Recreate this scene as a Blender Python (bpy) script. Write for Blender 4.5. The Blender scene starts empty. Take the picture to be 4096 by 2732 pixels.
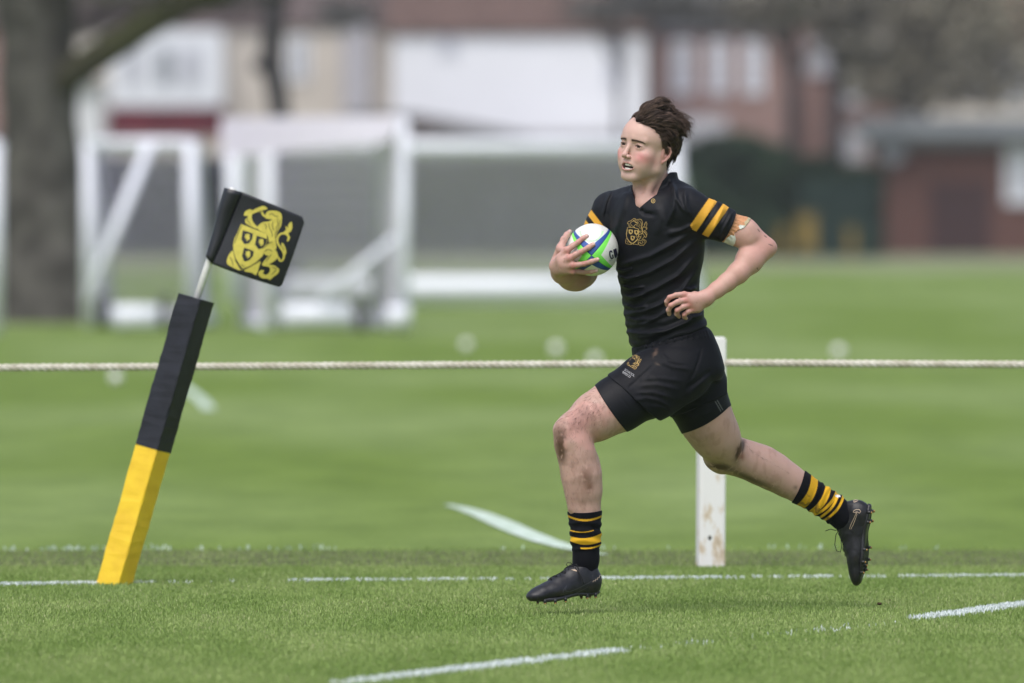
import bpy, bmesh, math, random
import numpy as np
from mathutils import Vector, Matrix
from mathutils.bvhtree import BVHTree
random.seed(7); np.random.seed(7)

# ------------------------------------------------------------------ camera, sky, sun, exposure
SC = bpy.context.scene
COL = SC.collection
FPX = 45511.0                     # focal length in photo pixels (400 mm lens, 36 mm sensor, 4096 px wide)
HCAM = 1.30                       # camera height
HOR = 825.0                       # horizon row
PITCH = math.atan((1366.0 - HOR) / FPX)
DP = 36.4                         # distance to the runner

cam_d = bpy.data.cameras.new("camera"); cam = bpy.data.objects.new("camera", cam_d); COL.objects.link(cam)
cam.location = (0, 0, HCAM); cam.rotation_euler = (math.radians(90) - PITCH, 0, 0)
cam_d.lens = 400; cam_d.sensor_width = 36; cam_d.clip_start = 0.5; cam_d.clip_end = 3000
cam_d.dof.use_dof = True; cam_d.dof.focus_distance = DP - 0.15; cam_d.dof.aperture_fstop = 3.9
SC.camera = cam

SUN_EL, SUN_AZ = 60.0, -22.0       # azimuth: degrees from -Y (behind camera) towards -X (left)
sd = Vector((math.sin(math.radians(SUN_AZ)) * math.cos(math.radians(SUN_EL)),
             -math.cos(math.radians(SUN_AZ)) * math.cos(math.radians(SUN_EL)),
             math.sin(math.radians(SUN_EL))))      # direction towards the sun
W = bpy.data.worlds.new("World"); SC.world = W; W.use_nodes = True
nt = W.node_tree
bg = nt.nodes['Background']
sky = nt.nodes.new('ShaderNodeTexSky'); sky.sky_type = 'NISHITA'; sky.sun_disc = False
sky.sun_elevation = math.radians(SUN_EL); sky.sun_rotation = math.atan2(sd.x, sd.y)
sky.dust_density = 3.0; sky.ozone_density = 1.0; sky.air_density = 1.0
hs = nt.nodes.new('ShaderNodeHueSaturation'); hs.inputs['Saturation'].default_value = 0.72
nt.links.new(sky.outputs[0], hs.inputs['Color']); nt.links.new(hs.outputs[0], bg.inputs['Color'])
bg.inputs['Strength'].default_value = 0.125
sun_d = bpy.data.lights.new("sun", 'SUN'); sun = bpy.data.objects.new("sun", sun_d); COL.objects.link(sun)
sun_d.energy = 1.7; sun_d.angle = math.radians(65); sun_d.color = (1.0, 0.97, 0.93)
sun.rotation_euler = sd.to_track_quat('Z', 'Y').to_euler(); sun.location = (0, 30, 40)
SC.view_settings.view_transform = 'Standard'; SC.view_settings.look = 'None'
SC.view_settings.gamma = 1; SC.view_settings.exposure = 0.50
SC.render.engine = 'CYCLES'
SC.cycles.use_denoising = True
try: SC.cycles.denoiser = 'OPENIMAGEDENOISE'
except Exception: pass
SC.cycles.max_bounces = 6; SC.cycles.transparent_max_bounces = 12

# ------------------------------------------------------------------ helpers
_cp, _sp = math.cos(PITCH), math.sin(PITCH)
def P(px, py, Y):
    """world point seen at photo pixel (px,py) at distance Y"""
    u = (px - 2048.0) / FPX; v = -(py - 1366.0) / FPX
    dy = _cp + v * _sp; dz = -_sp + v * _cp
    t = Y / dy
    return Vector((u * t, Y, HCAM + dz * t))
def B(px, py, dy=0.0):
    return P(px, py, DP + dy)
def gy(py):                       # distance of the ground at row py
    return HCAM * FPX / (py - HOR)
S = DP / FPX                      # metres per photo pixel at the runner

def srgb(r, g, b):
    f = lambda c: (c / 255.0 / 12.92) if c <= 10.31 else ((c / 255.0 + 0.055) / 1.055) ** 2.4
    return (f(r), f(g), f(b))

def mat(name, col, rough=0.6, spec=0.5, metal=0.0, var=0.0, vscale=20.0, bump=0.0, bscale=60.0, sheen=0.0, sss=0.0, coat=0.0, detail=4, col2=None):
    m = bpy.data.materials.new(name); m.use_nodes = True
    n = m.node_tree; b = n.nodes['Principled BSDF']; L = n.links
    b.inputs['Base Color'].default_value = (*col, 1); b.inputs['Roughness'].default_value = rough
    b.inputs['Specular IOR Level'].default_value = spec; b.inputs['Metallic'].default_value = metal
    b.inputs['Sheen Weight'].default_value = sheen; b.inputs['Coat Weight'].default_value = coat
    if sss: b.inputs['Subsurface Weight'].default_value = sss; b.inputs['Subsurface Radius'].default_value = (0.012, 0.005, 0.003); b.inputs['Subsurface Scale'].default_value = 1.0
    tc = n.nodes.new('ShaderNodeTexCoord')
    if var or col2:
        nz = n.nodes.new('ShaderNodeTexNoise'); nz.inputs['Scale'].default_value = vscale; nz.inputs['Detail'].default_value = detail
        L.new(tc.outputs['Object'], nz.inputs['Vector'])
        cr = n.nodes.new('ShaderNodeValToRGB')
        c2 = col2 if col2 else tuple(c * (1 + var) for c in col)
        c1 = col if col2 else tuple(c * (1 - var) for c in col)
        cr.color_ramp.elements[0].position = 0.35; cr.color_ramp.elements[1].position = 0.65
        cr.color_ramp.elements[0].color = (*c1, 1); cr.color_ramp.elements[1].color = (*c2, 1)
        L.new(nz.outputs['Fac'], cr.inputs['Fac']); L.new(cr.outputs['Color'], b.inputs['Base Color'])
    if bump:
        nb = n.nodes.new('ShaderNodeTexNoise'); nb.inputs['Scale'].default_value = bscale; nb.inputs['Detail'].default_value = 5
        L.new(tc.outputs['Object'], nb.inputs['Vector'])
        bp = n.nodes.new('ShaderNodeBump'); bp.inputs['Strength'].default_value = bump; bp.inputs['Distance'].default_value = 0.01
        L.new(nb.outputs['Fac'], bp.inputs['Height']); L.new(bp.outputs['Normal'], b.inputs['Normal'])
    return m

def attr_mat(name, rough=0.5, spec=0.4, sss=0.0, bump=0.0, bscale=200.0, sheen=0.0):
    """material whose base colour is the mesh colour attribute 'Col'"""
    m = mat(name, (0.5, 0.5, 0.5), rough, spec, bump=bump, bscale=bscale, sheen=sheen, sss=sss)
    n = m.node_tree; a = n.nodes.new('ShaderNodeAttribute'); a.attribute_name = 'Col'
    n.links.new(a.outputs['Color'], n.nodes['Principled BSDF'].inputs['Base Color'])
    return m

def tag(o, label=None, cat=None, group=None, kind=None):
    if label: o['label'] = label
    if cat: o['category'] = cat
    if group: o['group'] = group
    if kind: o['kind'] = kind
    return o

def empty(name, loc=(0, 0, 0)):
    e = bpy.data.objects.new(name, None); COL.objects.link(e); e.location = loc; e.empty_display_size = 0.1
    return e

def adopt(o, parent):
    """parent keeping the world placement (all parents are unrotated)"""
    o.parent = parent
    base = Vector((0, 0, 0)); p = parent
    while p is not None:
        base += p.location; p = p.parent
    o.location = Vector(o.location) - base
    return o

def mesh_obj(name, verts, faces, material=None, parent=None, smooth=False):
    me = bpy.data.meshes.new(name)
    me.from_pydata([tuple(v) for v in verts], [], faces); me.update()
    if smooth:
        me.polygons.foreach_set('use_smooth', [True] * len(me.polygons))
    if material: me.materials.append(material)
    o = bpy.data.objects.new(name, me); COL.objects.link(o)
    if parent: adopt(o, parent)
    return o

class MB:
    """collects boxes, bars and tubes into one mesh"""
    def __init__(s): s.v = []; s.f = []
    def hexa(s, c):                                  # 8 corners: bottom 4 ccw, top 4 ccw
        n = len(s.v); s.v += [tuple(p) for p in c]
        s.f += [tuple(n + i for i in q) for q in ((0, 3, 2, 1), (4, 5, 6, 7), (0, 1, 5, 4), (1, 2, 6, 5), (2, 3, 7, 6), (3, 0, 4, 7))]
        return s
    def box(s, x0, y0, z0, x1, y1, z1):
        return s.hexa([(x0, y0, z0), (x1, y0, z0), (x1, y1, z0), (x0, y1, z0), (x0, y0, z1), (x1, y0, z1), (x1, y1, z1), (x0, y1, z1)])
    def tube(s, pts, r, n=8, cap=True):
        """r: number or list"""
        pts = [Vector(p) for p in pts]; rs = r if isinstance(r, (list, tuple)) else [r] * len(pts)
        base = len(s.v); prev = None
        for i, p in enumerate(pts):
            d = (pts[min(i + 1, len(pts) - 1)] - pts[max(i - 1, 0)])
            if d.length < 1e-9: d = Vector((0, 0, 1))
            d.normalize()
            if prev is None:
                a = d.orthogonal().normalized()
            else:
                a = (prev - d * prev.dot(d))
                a = a.normalized() if a.length > 1e-6 else d.orthogonal().normalized()
            prev = a; b = d.cross(a)
            for k in range(n):
                t = 2 * math.pi * k / n
                s.v.append(tuple(p + (a * math.cos(t) + b * math.sin(t)) * rs[i]))
        for i in range(len(pts) - 1):
            for k in range(n):
                q = base + i * n; k2 = (k + 1) % n
                s.f.append((q + k, q + k2, q + n + k2, q + n + k))
        if cap:
            s.f.append(tuple(base + k for k in range(n))[::-1])
            q = base + (len(pts) - 1) * n
            s.f.append(tuple(q + k for k in range(n)))
        return s
    def ball(s, c, r, seg=16, ring=10, sc=(1, 1, 1)):
        base = len(s.v); c = Vector(c)
        for i in range(ring + 1):
            th = math.pi * i / ring
            for k in range(seg):
                ph = 2 * math.pi * k / seg
                s.v.append((c.x + r * sc[0] * math.sin(th) * math.cos(ph), c.y + r * sc[1] * math.sin(th) * math.sin(ph), c.z + r * sc[2] * math.cos(th)))
        for i in range(ring):
            for k in range(seg):
                k2 = (k + 1) % seg
                s.f.append((base + i * seg + k, base + (i + 1) * seg + k, base + (i + 1) * seg + k2, base + i * seg + k2))
        return s
    def build(s, name, m, parent=None, smooth=False):
        return mesh_obj(name, s.v, s.f, m, parent, smooth)

# ------------------------------------------------------------------ materials of the setting
def ground_material():
    m = bpy.data.materials.new("turf"); m.use_nodes = True
    n = m.node_tree; L = n.links; b = n.nodes['Principled BSDF']; b.inputs['Roughness'].default_value = 0.85; b.inputs['Specular IOR Level'].default_value = 0.15
    g = n.nodes.new('ShaderNodeNewGeometry')
    def noise(scale, vec, det=3, rough=0.5):
        mp = n.nodes.new('ShaderNodeMapping'); mp.inputs['Scale'].default_value = vec
        L.new(g.outputs['Position'], mp.inputs['Vector'])
        t = n.nodes.new('ShaderNodeTexNoise'); t.inputs['Scale'].default_value = scale; t.inputs['Detail'].default_value = det; t.inputs['Roughness'].default_value = rough
        L.new(mp.outputs[0], t.inputs['Vector']); return t
    def ramp(src, p0, c0, p1, c1):
        r = n.nodes.new('ShaderNodeValToRGB'); e = r.color_ramp.elements
        e[0].position, e[1].position = p0, p1; e[0].color = (*c0, 1); e[1].color = (*c1, 1)
        L.new(src, r.inputs['Fac']); return r
    def mix(fac, a, bb, kind='MIX'):
        x = n.nodes.new('ShaderNodeMix'); x.data_type = 'RGBA'; x.blend_type = kind
        if isinstance(fac, float): x.inputs[0].default_value = fac
        else: L.new(fac, x.inputs[0])
        for i, s_ in ((6, a), (7, bb)):
            if isinstance(s_, tuple): x.inputs[i].default_value = (*s_, 1)
            else: L.new(s_, x.inputs[i])
        return x.outputs[2]
    big = noise(0.34, (1.0, 0.16, 1), 2, 0.4)
    c = ramp(big.outputs['Fac'], 0.40, GR_D, 0.60, GR_L).outputs[0]
    mid = noise(2.2, (1.0, 0.25, 1), 4, 0.6)
    c = mix(0.5, c, ramp(mid.outputs['Fac'], 0.35, (0.72, 0.74, 0.66), 0.65, (1.22, 1.18, 1.25)).outputs[0], 'MULTIPLY')
    fine = noise(90, (1, 0.35, 1), 3, 0.7)
    c = mix(0.55, c, ramp(fine.outputs['Fac'], 0.3, (0.65, 0.7, 0.55), 0.72, (1.35, 1.3, 1.3)).outputs[0], 'MULTIPLY')
    sx = n.nodes.new('ShaderNodeSeparateXYZ'); L.new(g.outputs['Position'], sx.inputs[0])
    def band(y0, y1, soft, nz):
        """1 inside the strip y0..y1"""
        ad = n.nodes.new('ShaderNodeMath'); ad.operation = 'MULTIPLY_ADD'; L.new(nz, ad.inputs[0]); ad.inputs[1].default_value = soft * 2; L.new(sx.outputs['Y'], ad.inputs[2])
        a = n.nodes.new('ShaderNodeMapRange'); a.inputs[1].default_value = y0 + soft - soft * .4; a.inputs[2].default_value = y0 + soft + soft * .4; L.new(ad.outputs[0], a.inputs[0])
        d = n.nodes.new('ShaderNodeMapRange'); d.inputs[1].default_value = y1 + soft + soft * .4; d.inputs[2].default_value = y1 + soft - soft * .4; L.new(ad.outputs[0], d.inputs[0])
        x = n.nodes.new('ShaderNodeMath'); x.operation = 'MULTIPLY'; L.new(a.outputs[0], x.inputs[0]); L.new(d.outputs[0], x.inputs[1]); return x.outputs[0]
    worn = band(40.75, 42.95, 0.22, noise(1.5, (1, 1, 1), 4).outputs['Fac'])
    c = mix(worn, c, ramp(noise(9, (1, .3, 1), 4).outputs['Fac'], 0.35, (0.080, 0.098, 0.036), 0.7, (0.150, 0.175, 0.070)).outputs[0])
    c = mix(0.35, c, ramp(noise(28, (1, 0.3, 1), 3, 0.7).outputs['Fac'], 0.3, (0.70, 0.74, 0.62), 0.7, (1.3, 1.25, 1.25)).outputs[0], 'MULTIPLY')
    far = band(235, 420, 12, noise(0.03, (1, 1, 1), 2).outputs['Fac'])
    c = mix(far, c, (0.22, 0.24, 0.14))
    L.new(c, b.inputs['Base Color'])
    bp = n.nodes.new('ShaderNodeBump'); bp.inputs['Strength'].default_value = 0.6; bp.inputs['Distance'].default_value = 0.02
    L.new(fine.outputs['Fac'], bp.inputs['Height']); L.new(bp.outputs[0], b.inputs['Normal'])
    return m
GR_D = (0.138, 0.210, 0.038); GR_L = (0.192, 0.266, 0.086)
M_turf = ground_material()

# ------------------------------------------------------------------ ground
xs = [-1500, -200, -40, -8, 0, 8, 40, 200, 1500]; ys = [-60, 0, 20, 30, 40, 50, 70, 100, 200, 400, 2500]
gv = [(x, y, 0.0) for y in ys for x in xs]
gf = [(j * 9 + i, j * 9 + i + 1, (j + 1) * 9 + i + 1, (j + 1) * 9 + i) for j in range(len(ys) - 1) for i in range(8)]
tag(mesh_obj("ground", gv, gf, M_turf), kind='structure')

M_line = mat("line_paint", (0.34, 0.46, 0.32), 0.8, 0.2, var=0.18, vscale=14, col2=(0.62, 0.70, 0.66))
def sheet_line(name, pts, w, m, z=0.004):
    """painted strip on the ground through ground points, width w"""
    v = []; f = []
    for i, p in enumerate(pts):
        a = Vector(pts[max(i - 1, 0)]); b = Vector(pts[min(i + 1, len(pts) - 1)])
        d = (b - a).normalized(); nrm = Vector((d.y, -d.x))
        ww = w[i] if isinstance(w, (list, tuple)) else w
        v.append((p[0] + nrm.x * ww / 2, p[1] + nrm.y * ww / 2, z)); v.append((p[0] - nrm.x * ww / 2, p[1] - nrm.y * ww / 2, z))
    for i in range(len(pts) - 1): f.append((2 * i, 2 * i + 1, 2 * i + 3, 2 * i + 2))
    o = mesh_obj(name, v, f, m); tag(o, kind='structure'); return o
def gpt(px, py):
    Y = gy(py); return ((px - 2048) / FPX * Y, Y)
arc = [gpt(1790, 2022), gpt(1850, 2035), gpt(1930, 2062), gpt(2010, 2096), gpt(2090, 2132), gpt(2180, 2166), gpt(2290, 2199), gpt(2420, 2222)]
sheet_line("painted_arc_line", arc, [0.04, .07, .10, .12, .12, .11, .08, .03], M_line)
sheet_line("painted_dash", [gpt(700, 1522), gpt(760, 1565), gpt(810, 1605), gpt(838, 1640)], [0.05, .08, .08, .08], M_line)

# ------------------------------------------------------------------ grass: dense short blades on the near pitch, one "stuff" object
def blade_material(name, c_lo, c_hi, tip):
    m = bpy.data.materials.new(name); m.use_nodes = True
    n = m.node_tree; L = n.links; b = n.nodes['Principled BSDF']; b.inputs['Roughness'].default_value = 0.6; b.inputs['Specular IOR Level'].default_value = 0.25
    g = n.nodes.new('ShaderNodeNewGeometry'); oi = n.nodes.new('ShaderNodeAttribute'); oi.attribute_name = 'rnd'
    r = n.nodes.new('ShaderNodeValToRGB'); e = r.color_ramp.elements; e[0].color = (*c_lo, 1); e[1].color = (*c_hi, 1); e[1].position = 0.93
    k = e.new(0.97); k.color = (*tip, 1)
    L.new(oi.outputs['Fac'], r.inputs['Fac'])
    mp = n.nodes.new('ShaderNodeMapping'); mp.inputs['Scale'].default_value = (1.0, 0.25, 0)
    L.new(g.outputs['Position'], mp.inputs['Vector'])
    t = n.nodes.new('ShaderNodeTexNoise'); t.inputs['Scale'].default_value = 2.2; t.inputs['Detail'].default_value = 5; L.new(mp.outputs[0], t.inputs['Vector'])
    r2 = n.nodes.new('ShaderNodeValToRGB'); e = r2.color_ramp.elements; e[0].position = .35; e[0].color = (.88, .92, .80, 1); e[1].position = .65; e[1].color = (1.2, 1.12, 1.25, 1)
    L.new(t.outputs['Fac'], r2.inputs['Fac'])
    x = n.nodes.new('ShaderNodeMix'); x.data_type = 'RGBA'; x.blend_type = 'MULTIPLY'; x.inputs[0].default_value = 1.0
    L.new(r.outputs[0], x.inputs[6]); L.new(r2.outputs[0], x.inputs[7]); L.new(x.outputs[2], b.inputs['Base Color'])
    return m
M_blade = blade_material("grass_blades", (0.168, 0.254, 0.062), (0.256, 0.348, 0.112), (0.32, 0.36, 0.17))
M_white_blade = mat("painted_blades", (0.70, 0.76, 0.76), 0.8, 0.2, var=0.12, vscale=40)

def blades(name, xy, hmin, hmax, width, material, kind, rnd=True, rise=None):
    rs = np.random.RandomState(len(xy))
    n = len(xy); base = np.zeros((n, 3)); base[:, :2] = xy
    ang = rs.rand(n) * np.pi * 2; wv = np.stack([np.cos(ang), np.sin(ang), np.zeros(n)], 1) * (width * (0.6 + 0.8 * rs.rand(n)))[:, None] / 2
    h = hmin + (hmax - hmin) * rs.rand(n) ** 1.3
    la = rs.rand(n) * np.pi * 2; lean = rs.rand(n) * 0.7
    tip = base + np.stack([np.cos(la) * lean * h, np.sin(la) * lean * h, h], 1)
    mid = base + (tip - base) * 0.5 + np.array([0, 0, 1]) * (h * 0.12)[:, None]
    V = np.empty((n, 5, 3)); V[:, 0] = base - wv; V[:, 1] = base + wv; V[:, 2] = mid + wv * .8; V[:, 3] = mid - wv * .8; V[:, 4] = tip
    V[:, :2, 2] -= 0.004
    V = V.reshape(-1, 3)
    idx = (np.arange(n) * 5)[:, None]
    loops = np.concatenate([idx + np.array([0, 1, 2, 3]), idx + np.array([3, 2, 4])], 1).ravel()
    me = bpy.data.meshes.new(name)
    me.vertices.add(len(V)); me.vertices.foreach_set('co', V.ravel())
    me.loops.add(len(loops)); me.loops.foreach_set('vertex_index', loops)
    st = (np.arange(n) * 7)[:, None] + np.array([0, 4]); me.polygons.add(2 * n)
    me.polygons.foreach_set('loop_start', st.ravel()); me.update(calc_edges=True)
    if rnd:
        a = me.attributes.new('rnd', 'FLOAT', 'POINT'); a.data.foreach_set('value', np.repeat(rs.rand(n), 5))
    me.materials.append(material)
    o = bpy.data.objects.new(name, me); COL.objects.link(o)
    tag(o, kind=kind); return o

rs = np.random.RandomState(3)
def rand_xy(n, y0, y1, pw=1.0, pad=0.9):
    y = y0 + (y1 - y0) * rs.rand(n) ** pw
    x = (rs.rand(n) * 2 - 1) * (y * 0.0455 + pad)
    return np.stack([x, y], 1)
g1 = rand_xy(700000, 29.0, 43.15, 1.1)
# the worn strip by the rope carries thin grass only
wn = (g1[:, 1] > 40.98) & (rs.rand(len(g1)) < .86)
g1 = g1[~wn]
go = blades("grass", g1, 0.006, 0.015, 0.0034, M_blade, 'stuff')
# painted lines: whitened blades standing in the turf (touchline, try line and an old faint line)
def line_xy(a, b, w, n, gaps=0.45, seed=1, fs=7.0):
    r = np.random.RandomState(seed); t = r.rand(n)
    ph = r.rand(4) * 9
    L_ = math.hypot(b[0] - a[0], b[1] - a[1]); s_ = t * L_
    gr = r.rand(int(L_ / .012) + 3); gr2 = r.rand(int(L_ / .06) + 3); xs_ = np.arange(len(gr)) * .012; x2 = np.arange(len(gr2)) * .06
    dens = 0.5 + .45 * (np.interp(s_, xs_, gr) - .5) * 2 + 0.5 * (np.interp(s_, x2, gr2) - .5) + 0.2 * np.sin(s_ * fs * .5 + ph[2])
    keep = dens > gaps + 0.5 * (r.rand(n) - 0.5)
    p = np.array(a)[None] + (np.array(b) - np.array(a))[None] * t[:, None]
    d = (np.array(b) - np.array(a)) / L_; nn = np.array([d[1], -d[0]])
    p = p + nn[None] * ((r.rand(n) - 0.5 + (r.rand(n) - .5) * .5) * w)[:, None]
    return p[keep]
ta = gpt(0, 2352); tb = gpt(380, 2340); tc_ = gpt(4096, 2311); te = (tc_[0] + .9, tc_[1] + .25)
xyA = np.concatenate([line_xy((ta[0] - .9, ta[1] - .2), tb, .05, 6000, 0.1, 2), line_xy(tb, gpt(1150, 2330), .05, 1200, 0.8, 3), line_xy(gpt(1150, 2330), gpt(1400, 2328), .035, 1000, 0.45, 4),
                      line_xy(gpt(1400, 2328), gpt(2400, 2322), .035, 1600, 0.72, 5), line_xy(gpt(2400, 2322), gpt(2975, 2318), .035, 2400, 0.40, 6),
                      line_xy(gpt(3010, 2316), gpt(3500, 2314), .035, 1500, 0.55, 8), line_xy(gpt(3500, 2314), te, .035, 3300, 0.45, 9)])
blades("touchline_paint", xyA, 0.007, 0.018, 0.0040, M_white_blade, 'structure', rnd=False)
tl = gpt(1350, 2745); tm = gpt(2480, 2612); tn = gpt(3640, 2492); tp = gpt(4300, 2398)
xyB = np.concatenate([line_xy(tl, tm, .06, 7000, 0.32, 12), line_xy(gpt(2500, 2610), tn, .09, 260, 0.6, 13), line_xy(gpt(3680, 2482), tp, .07, 6000, 0.22, 14)])
blades("faded_pitch_line_paint", xyB, 0.008, 0.021, 0.0046, M_white_blade, 'structure', rnd=False)
xyC = np.concatenate([line_xy(gpt(-100, 2202), gpt(700, 2199), .10, 220, 0.55, 21, 11), line_xy(gpt(700, 2199), gpt(3000, 2196), .10, 200, 0.75, 22, 11), line_xy(gpt(3000, 2196), gpt(4200, 2196), .10, 90, 0.75, 23, 9)])
blades("far_line_paint", xyC, 0.010, 0.024, 0.007, M_line, 'structure', rnd=False)
# ------------------------------------------------------------------ houses and shed far behind (all about 300 m away)
M_white = mat("white_render", (0.80, 0.81, 0.85), 0.8, 0.2, var=0.04, vscale=0.4)
M_beige = mat("cream_render", (0.56, 0.51, 0.46), 0.8, 0.2, var=0.10, vscale=0.5)
M_lav = mat("pale_grey_render", (0.44, 0.43, 0.47), 0.8, 0.2, var=0.08, vscale=0.5)
M_upvc = mat("window_frame_white", (0.72, 0.74, 0.80), 0.5, 0.4)
M_glass = mat("window_glass", (0.25, 0.27, 0.31), 0.15, 0.6)
M_glass2 = mat("net_curtain_glass", (0.46, 0.47, 0.53), 0.3, 0.5)
def brick(name, c1, c2, mortar, scale=1.0):
    m = mat(name, c1, 0.85, 0.2); n = m.node_tree; t = n.nodes.new('ShaderNodeTexBrick')
    g = n.nodes.new('ShaderNodeNewGeometry'); mp = n.nodes.new('ShaderNodeMapping'); mp.inputs['Rotation'].default_value = (math.radians(90), 0, 0)
    n.links.new(g.outputs['Position'], mp.inputs['Vector']); n.links.new(mp.outputs[0], t.inputs['Vector'])
    t.inputs['Color1'].default_value = (*c1, 1); t.inputs['Color2'].default_value = (*c2, 1); t.inputs['Mortar'].default_value = (*mortar, 1)
    t.inputs['Scale'].default_value = scale; t.inputs['Brick Width'].default_value = 0.23; t.inputs['Row Height'].default_value = 0.075; t.inputs['Mortar Size'].default_value = 0.008
    n.links.new(t.outputs['Color'], n.nodes['Principled BSDF'].inputs['Base Color']); return m
M_pinkbrick = brick("pink_brick", (0.24, 0.135, 0.12), (0.30, 0.17, 0.15), (0.34, 0.30, 0.28))
M_redbrick = brick("dark_red_brick", (0.155, 0.066, 0.052), (0.128, 0.058, 0.048), (0.13, 0.10, 0.09))
M_orbrick = brick("orange_brick", (0.26, 0.10, 0.06), (0.22, 0.09, 0.055), (0.25, 0.17, 0.13))
def tiles(name, c): return mat(name, c, 0.8, 0.2, var=0.22, vscale=3.0, bump=0.3, bscale=8)
M_tile_brown = tiles("brown_roof_tiles", (0.105, 0.082, 0.080)); M_tile_red = tiles("red_roof_tiles", (0.19, 0.085, 0.062))
M_tile_grey = tiles("slate_roof", (0.115, 0.115, 0.125)); M_tile_orange = tiles("orange_roof_tiles", (0.115, 0.076, 0.066))
M_felt = mat("roof_felt", (0.230, 0.245, 0.270), 0.7, 0.2, var=0.1, vscale=1.0)
M_crimson = mat("hung_tiles_crimson", (0.13, 0.018, 0.030), 0.7, 0.3, var=0.25, vscale=2.0)

def px2(px, Y): return (px - 2048.0) / FPX * Y
def pz(py, Y): return HCAM - (py - HOR) / FPX * Y
def pbox(mb, x0, y0, x1, y1, Y, depth):
    mb.box(px2(x0, Y), Y, pz(y1, Y), px2(x1, Y), Y + depth, pz(y0, Y)); return mb
def house(name, label, x0, x1, eaves, Y, wallm, roofm, ridge=-420, depth=9.0, hip=0, cat='house', group='houses beyond the playing field'):
    e = empty(name, (px2((x0 + x1) / 2, Y), Y, 0)); tag(e, label, cat, group)
    z = pz(eaves, Y); X0, X1 = px2(x0, Y), px2(x1, Y)
    w = MB().box(X0, Y, -0.3, X1, Y + depth, z).build("wall", wallm, e)
    o = 0.15; zr = pz(ridge, Y); h = hip
    rf = mesh_obj("roof", [(X0 - o, Y - o, z + .01), (X1 + o, Y - o, z + .01), (X1 + o, Y + depth + o, z + .01), (X0 - o, Y + depth + o, z + .01), (X0 - o + h, Y + depth / 2, zr), (X1 + o - h, Y + depth / 2, zr),
                           (X0 - o, Y - o, z - .15), (X1 + o, Y - o, z - .15), (X1 + o, Y + depth + o, z - .15), (X0 - o, Y + depth + o, z - .15)],
                   [(0, 1, 5, 4), (2, 3, 4, 5), (1, 2, 5), (3, 0, 4), (6, 7, 1, 0), (7, 8, 2, 1), (8, 9, 3, 2), (9, 6, 0, 3), (9, 8, 7, 6)], roofm, e)
    ch = MB().box(X0 + (X1 - X0) * .3, Y + depth / 2 - .5, zr - 1.0, X0 + (X1 - X0) * .3 + 1.1, Y + depth / 2 + .5, zr + 1.3).build("chimney", M_orbrick, e)
    return e
def window(e, x0, y0, x1, y1, Y, cols=2, glass=None, proud=0.06, frame=0.10):
    X0, X1, Z0, Z1 = px2(x0, Y), px2(x1, Y), pz(y1, Y), pz(y0, Y)
    yf = Y - proud; m = MB()
    m.box(X0, yf, Z0, X0 + frame, Y + .05, Z1).box(X1 - frame, yf, Z0, X1, Y + .05, Z1)
    m.box(X0 + frame, yf, Z1 - frame, X1 - frame, Y + .05, Z1).box(X0 + frame, yf - .05, Z0, X1 - frame, Y + .05, Z0 + frame)
    for i in range(1, cols):
        xc = X0 + (X1 - X0) * i / cols; m.box(xc - frame * .5, yf + .004, Z0 + frame, xc + frame * .5, Y + .05, Z1 - frame)
    zt = Z0 + (Z1 - Z0) * .66; m.box(X0 + frame, yf + .008, zt, X1 - frame, Y + .05, zt + frame * .7)
    f = m.build("window", M_upvc, e)
    MB().box(X0 + frame * .5, yf + .02, Z0 + frame * .5, X1 - frame * .5, yf + .03, Z1 - frame * .5).build("pane", glass or M_glass, f)
    return f

Y1 = 330.0
h1 = house("house", "cream house with white bay window over a crimson band, left of the thin trunk", 300, 1566, 95, Y1, M_beige, M_tile_brown)
bay = MB(); pbox(bay, 440, 120, 890, 425, Y1 - 1.2, 1.2); bay = bay.build("bay", M_upvc, h1)
for (a, b_, c) in ((500, 560, 2), (625, 690, 1), (722, 800, 2)):
    mg = MB(); pbox(mg, a, 195, b_, 335, Y1 - 1.26, .05); mg.build("pane", M_glass2 if c == 2 else M_glass, bay)
hb = MB(); pbox(hb, 430, 428, 895, 545, Y1 - 1.1, 1.1); hb.build("tile_hanging", M_crimson, h1)
lb = MB(); pbox(lb, 420, 545, 900, 1010, Y1 - 1.0, 1.0); lb.build("lower_bay", M_beige, h1)
window(h1, 1150, 150, 1235, 320, Y1, 2)
gw = MB(); pbox(gw, 1370, 95, 1480, 1010, Y1 - .5, .5); gw.build("side_wall", M_lav, h1)

h0 = empty("garage", (px2(350, 318), 318, 0)); tag(h0, "narrow white rendered garage wall between the big tree trunk and the bay window", "garage")
g_ = MB(); pbox(g_, 180, 345, 405, 1010, 318, 4); g_.build("wall", M_white, h0)
g_ = MB(); pbox(g_, 170, 325, 415, 345, 317.7, 4.6); g_.build("roof", M_felt, h0)

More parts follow.
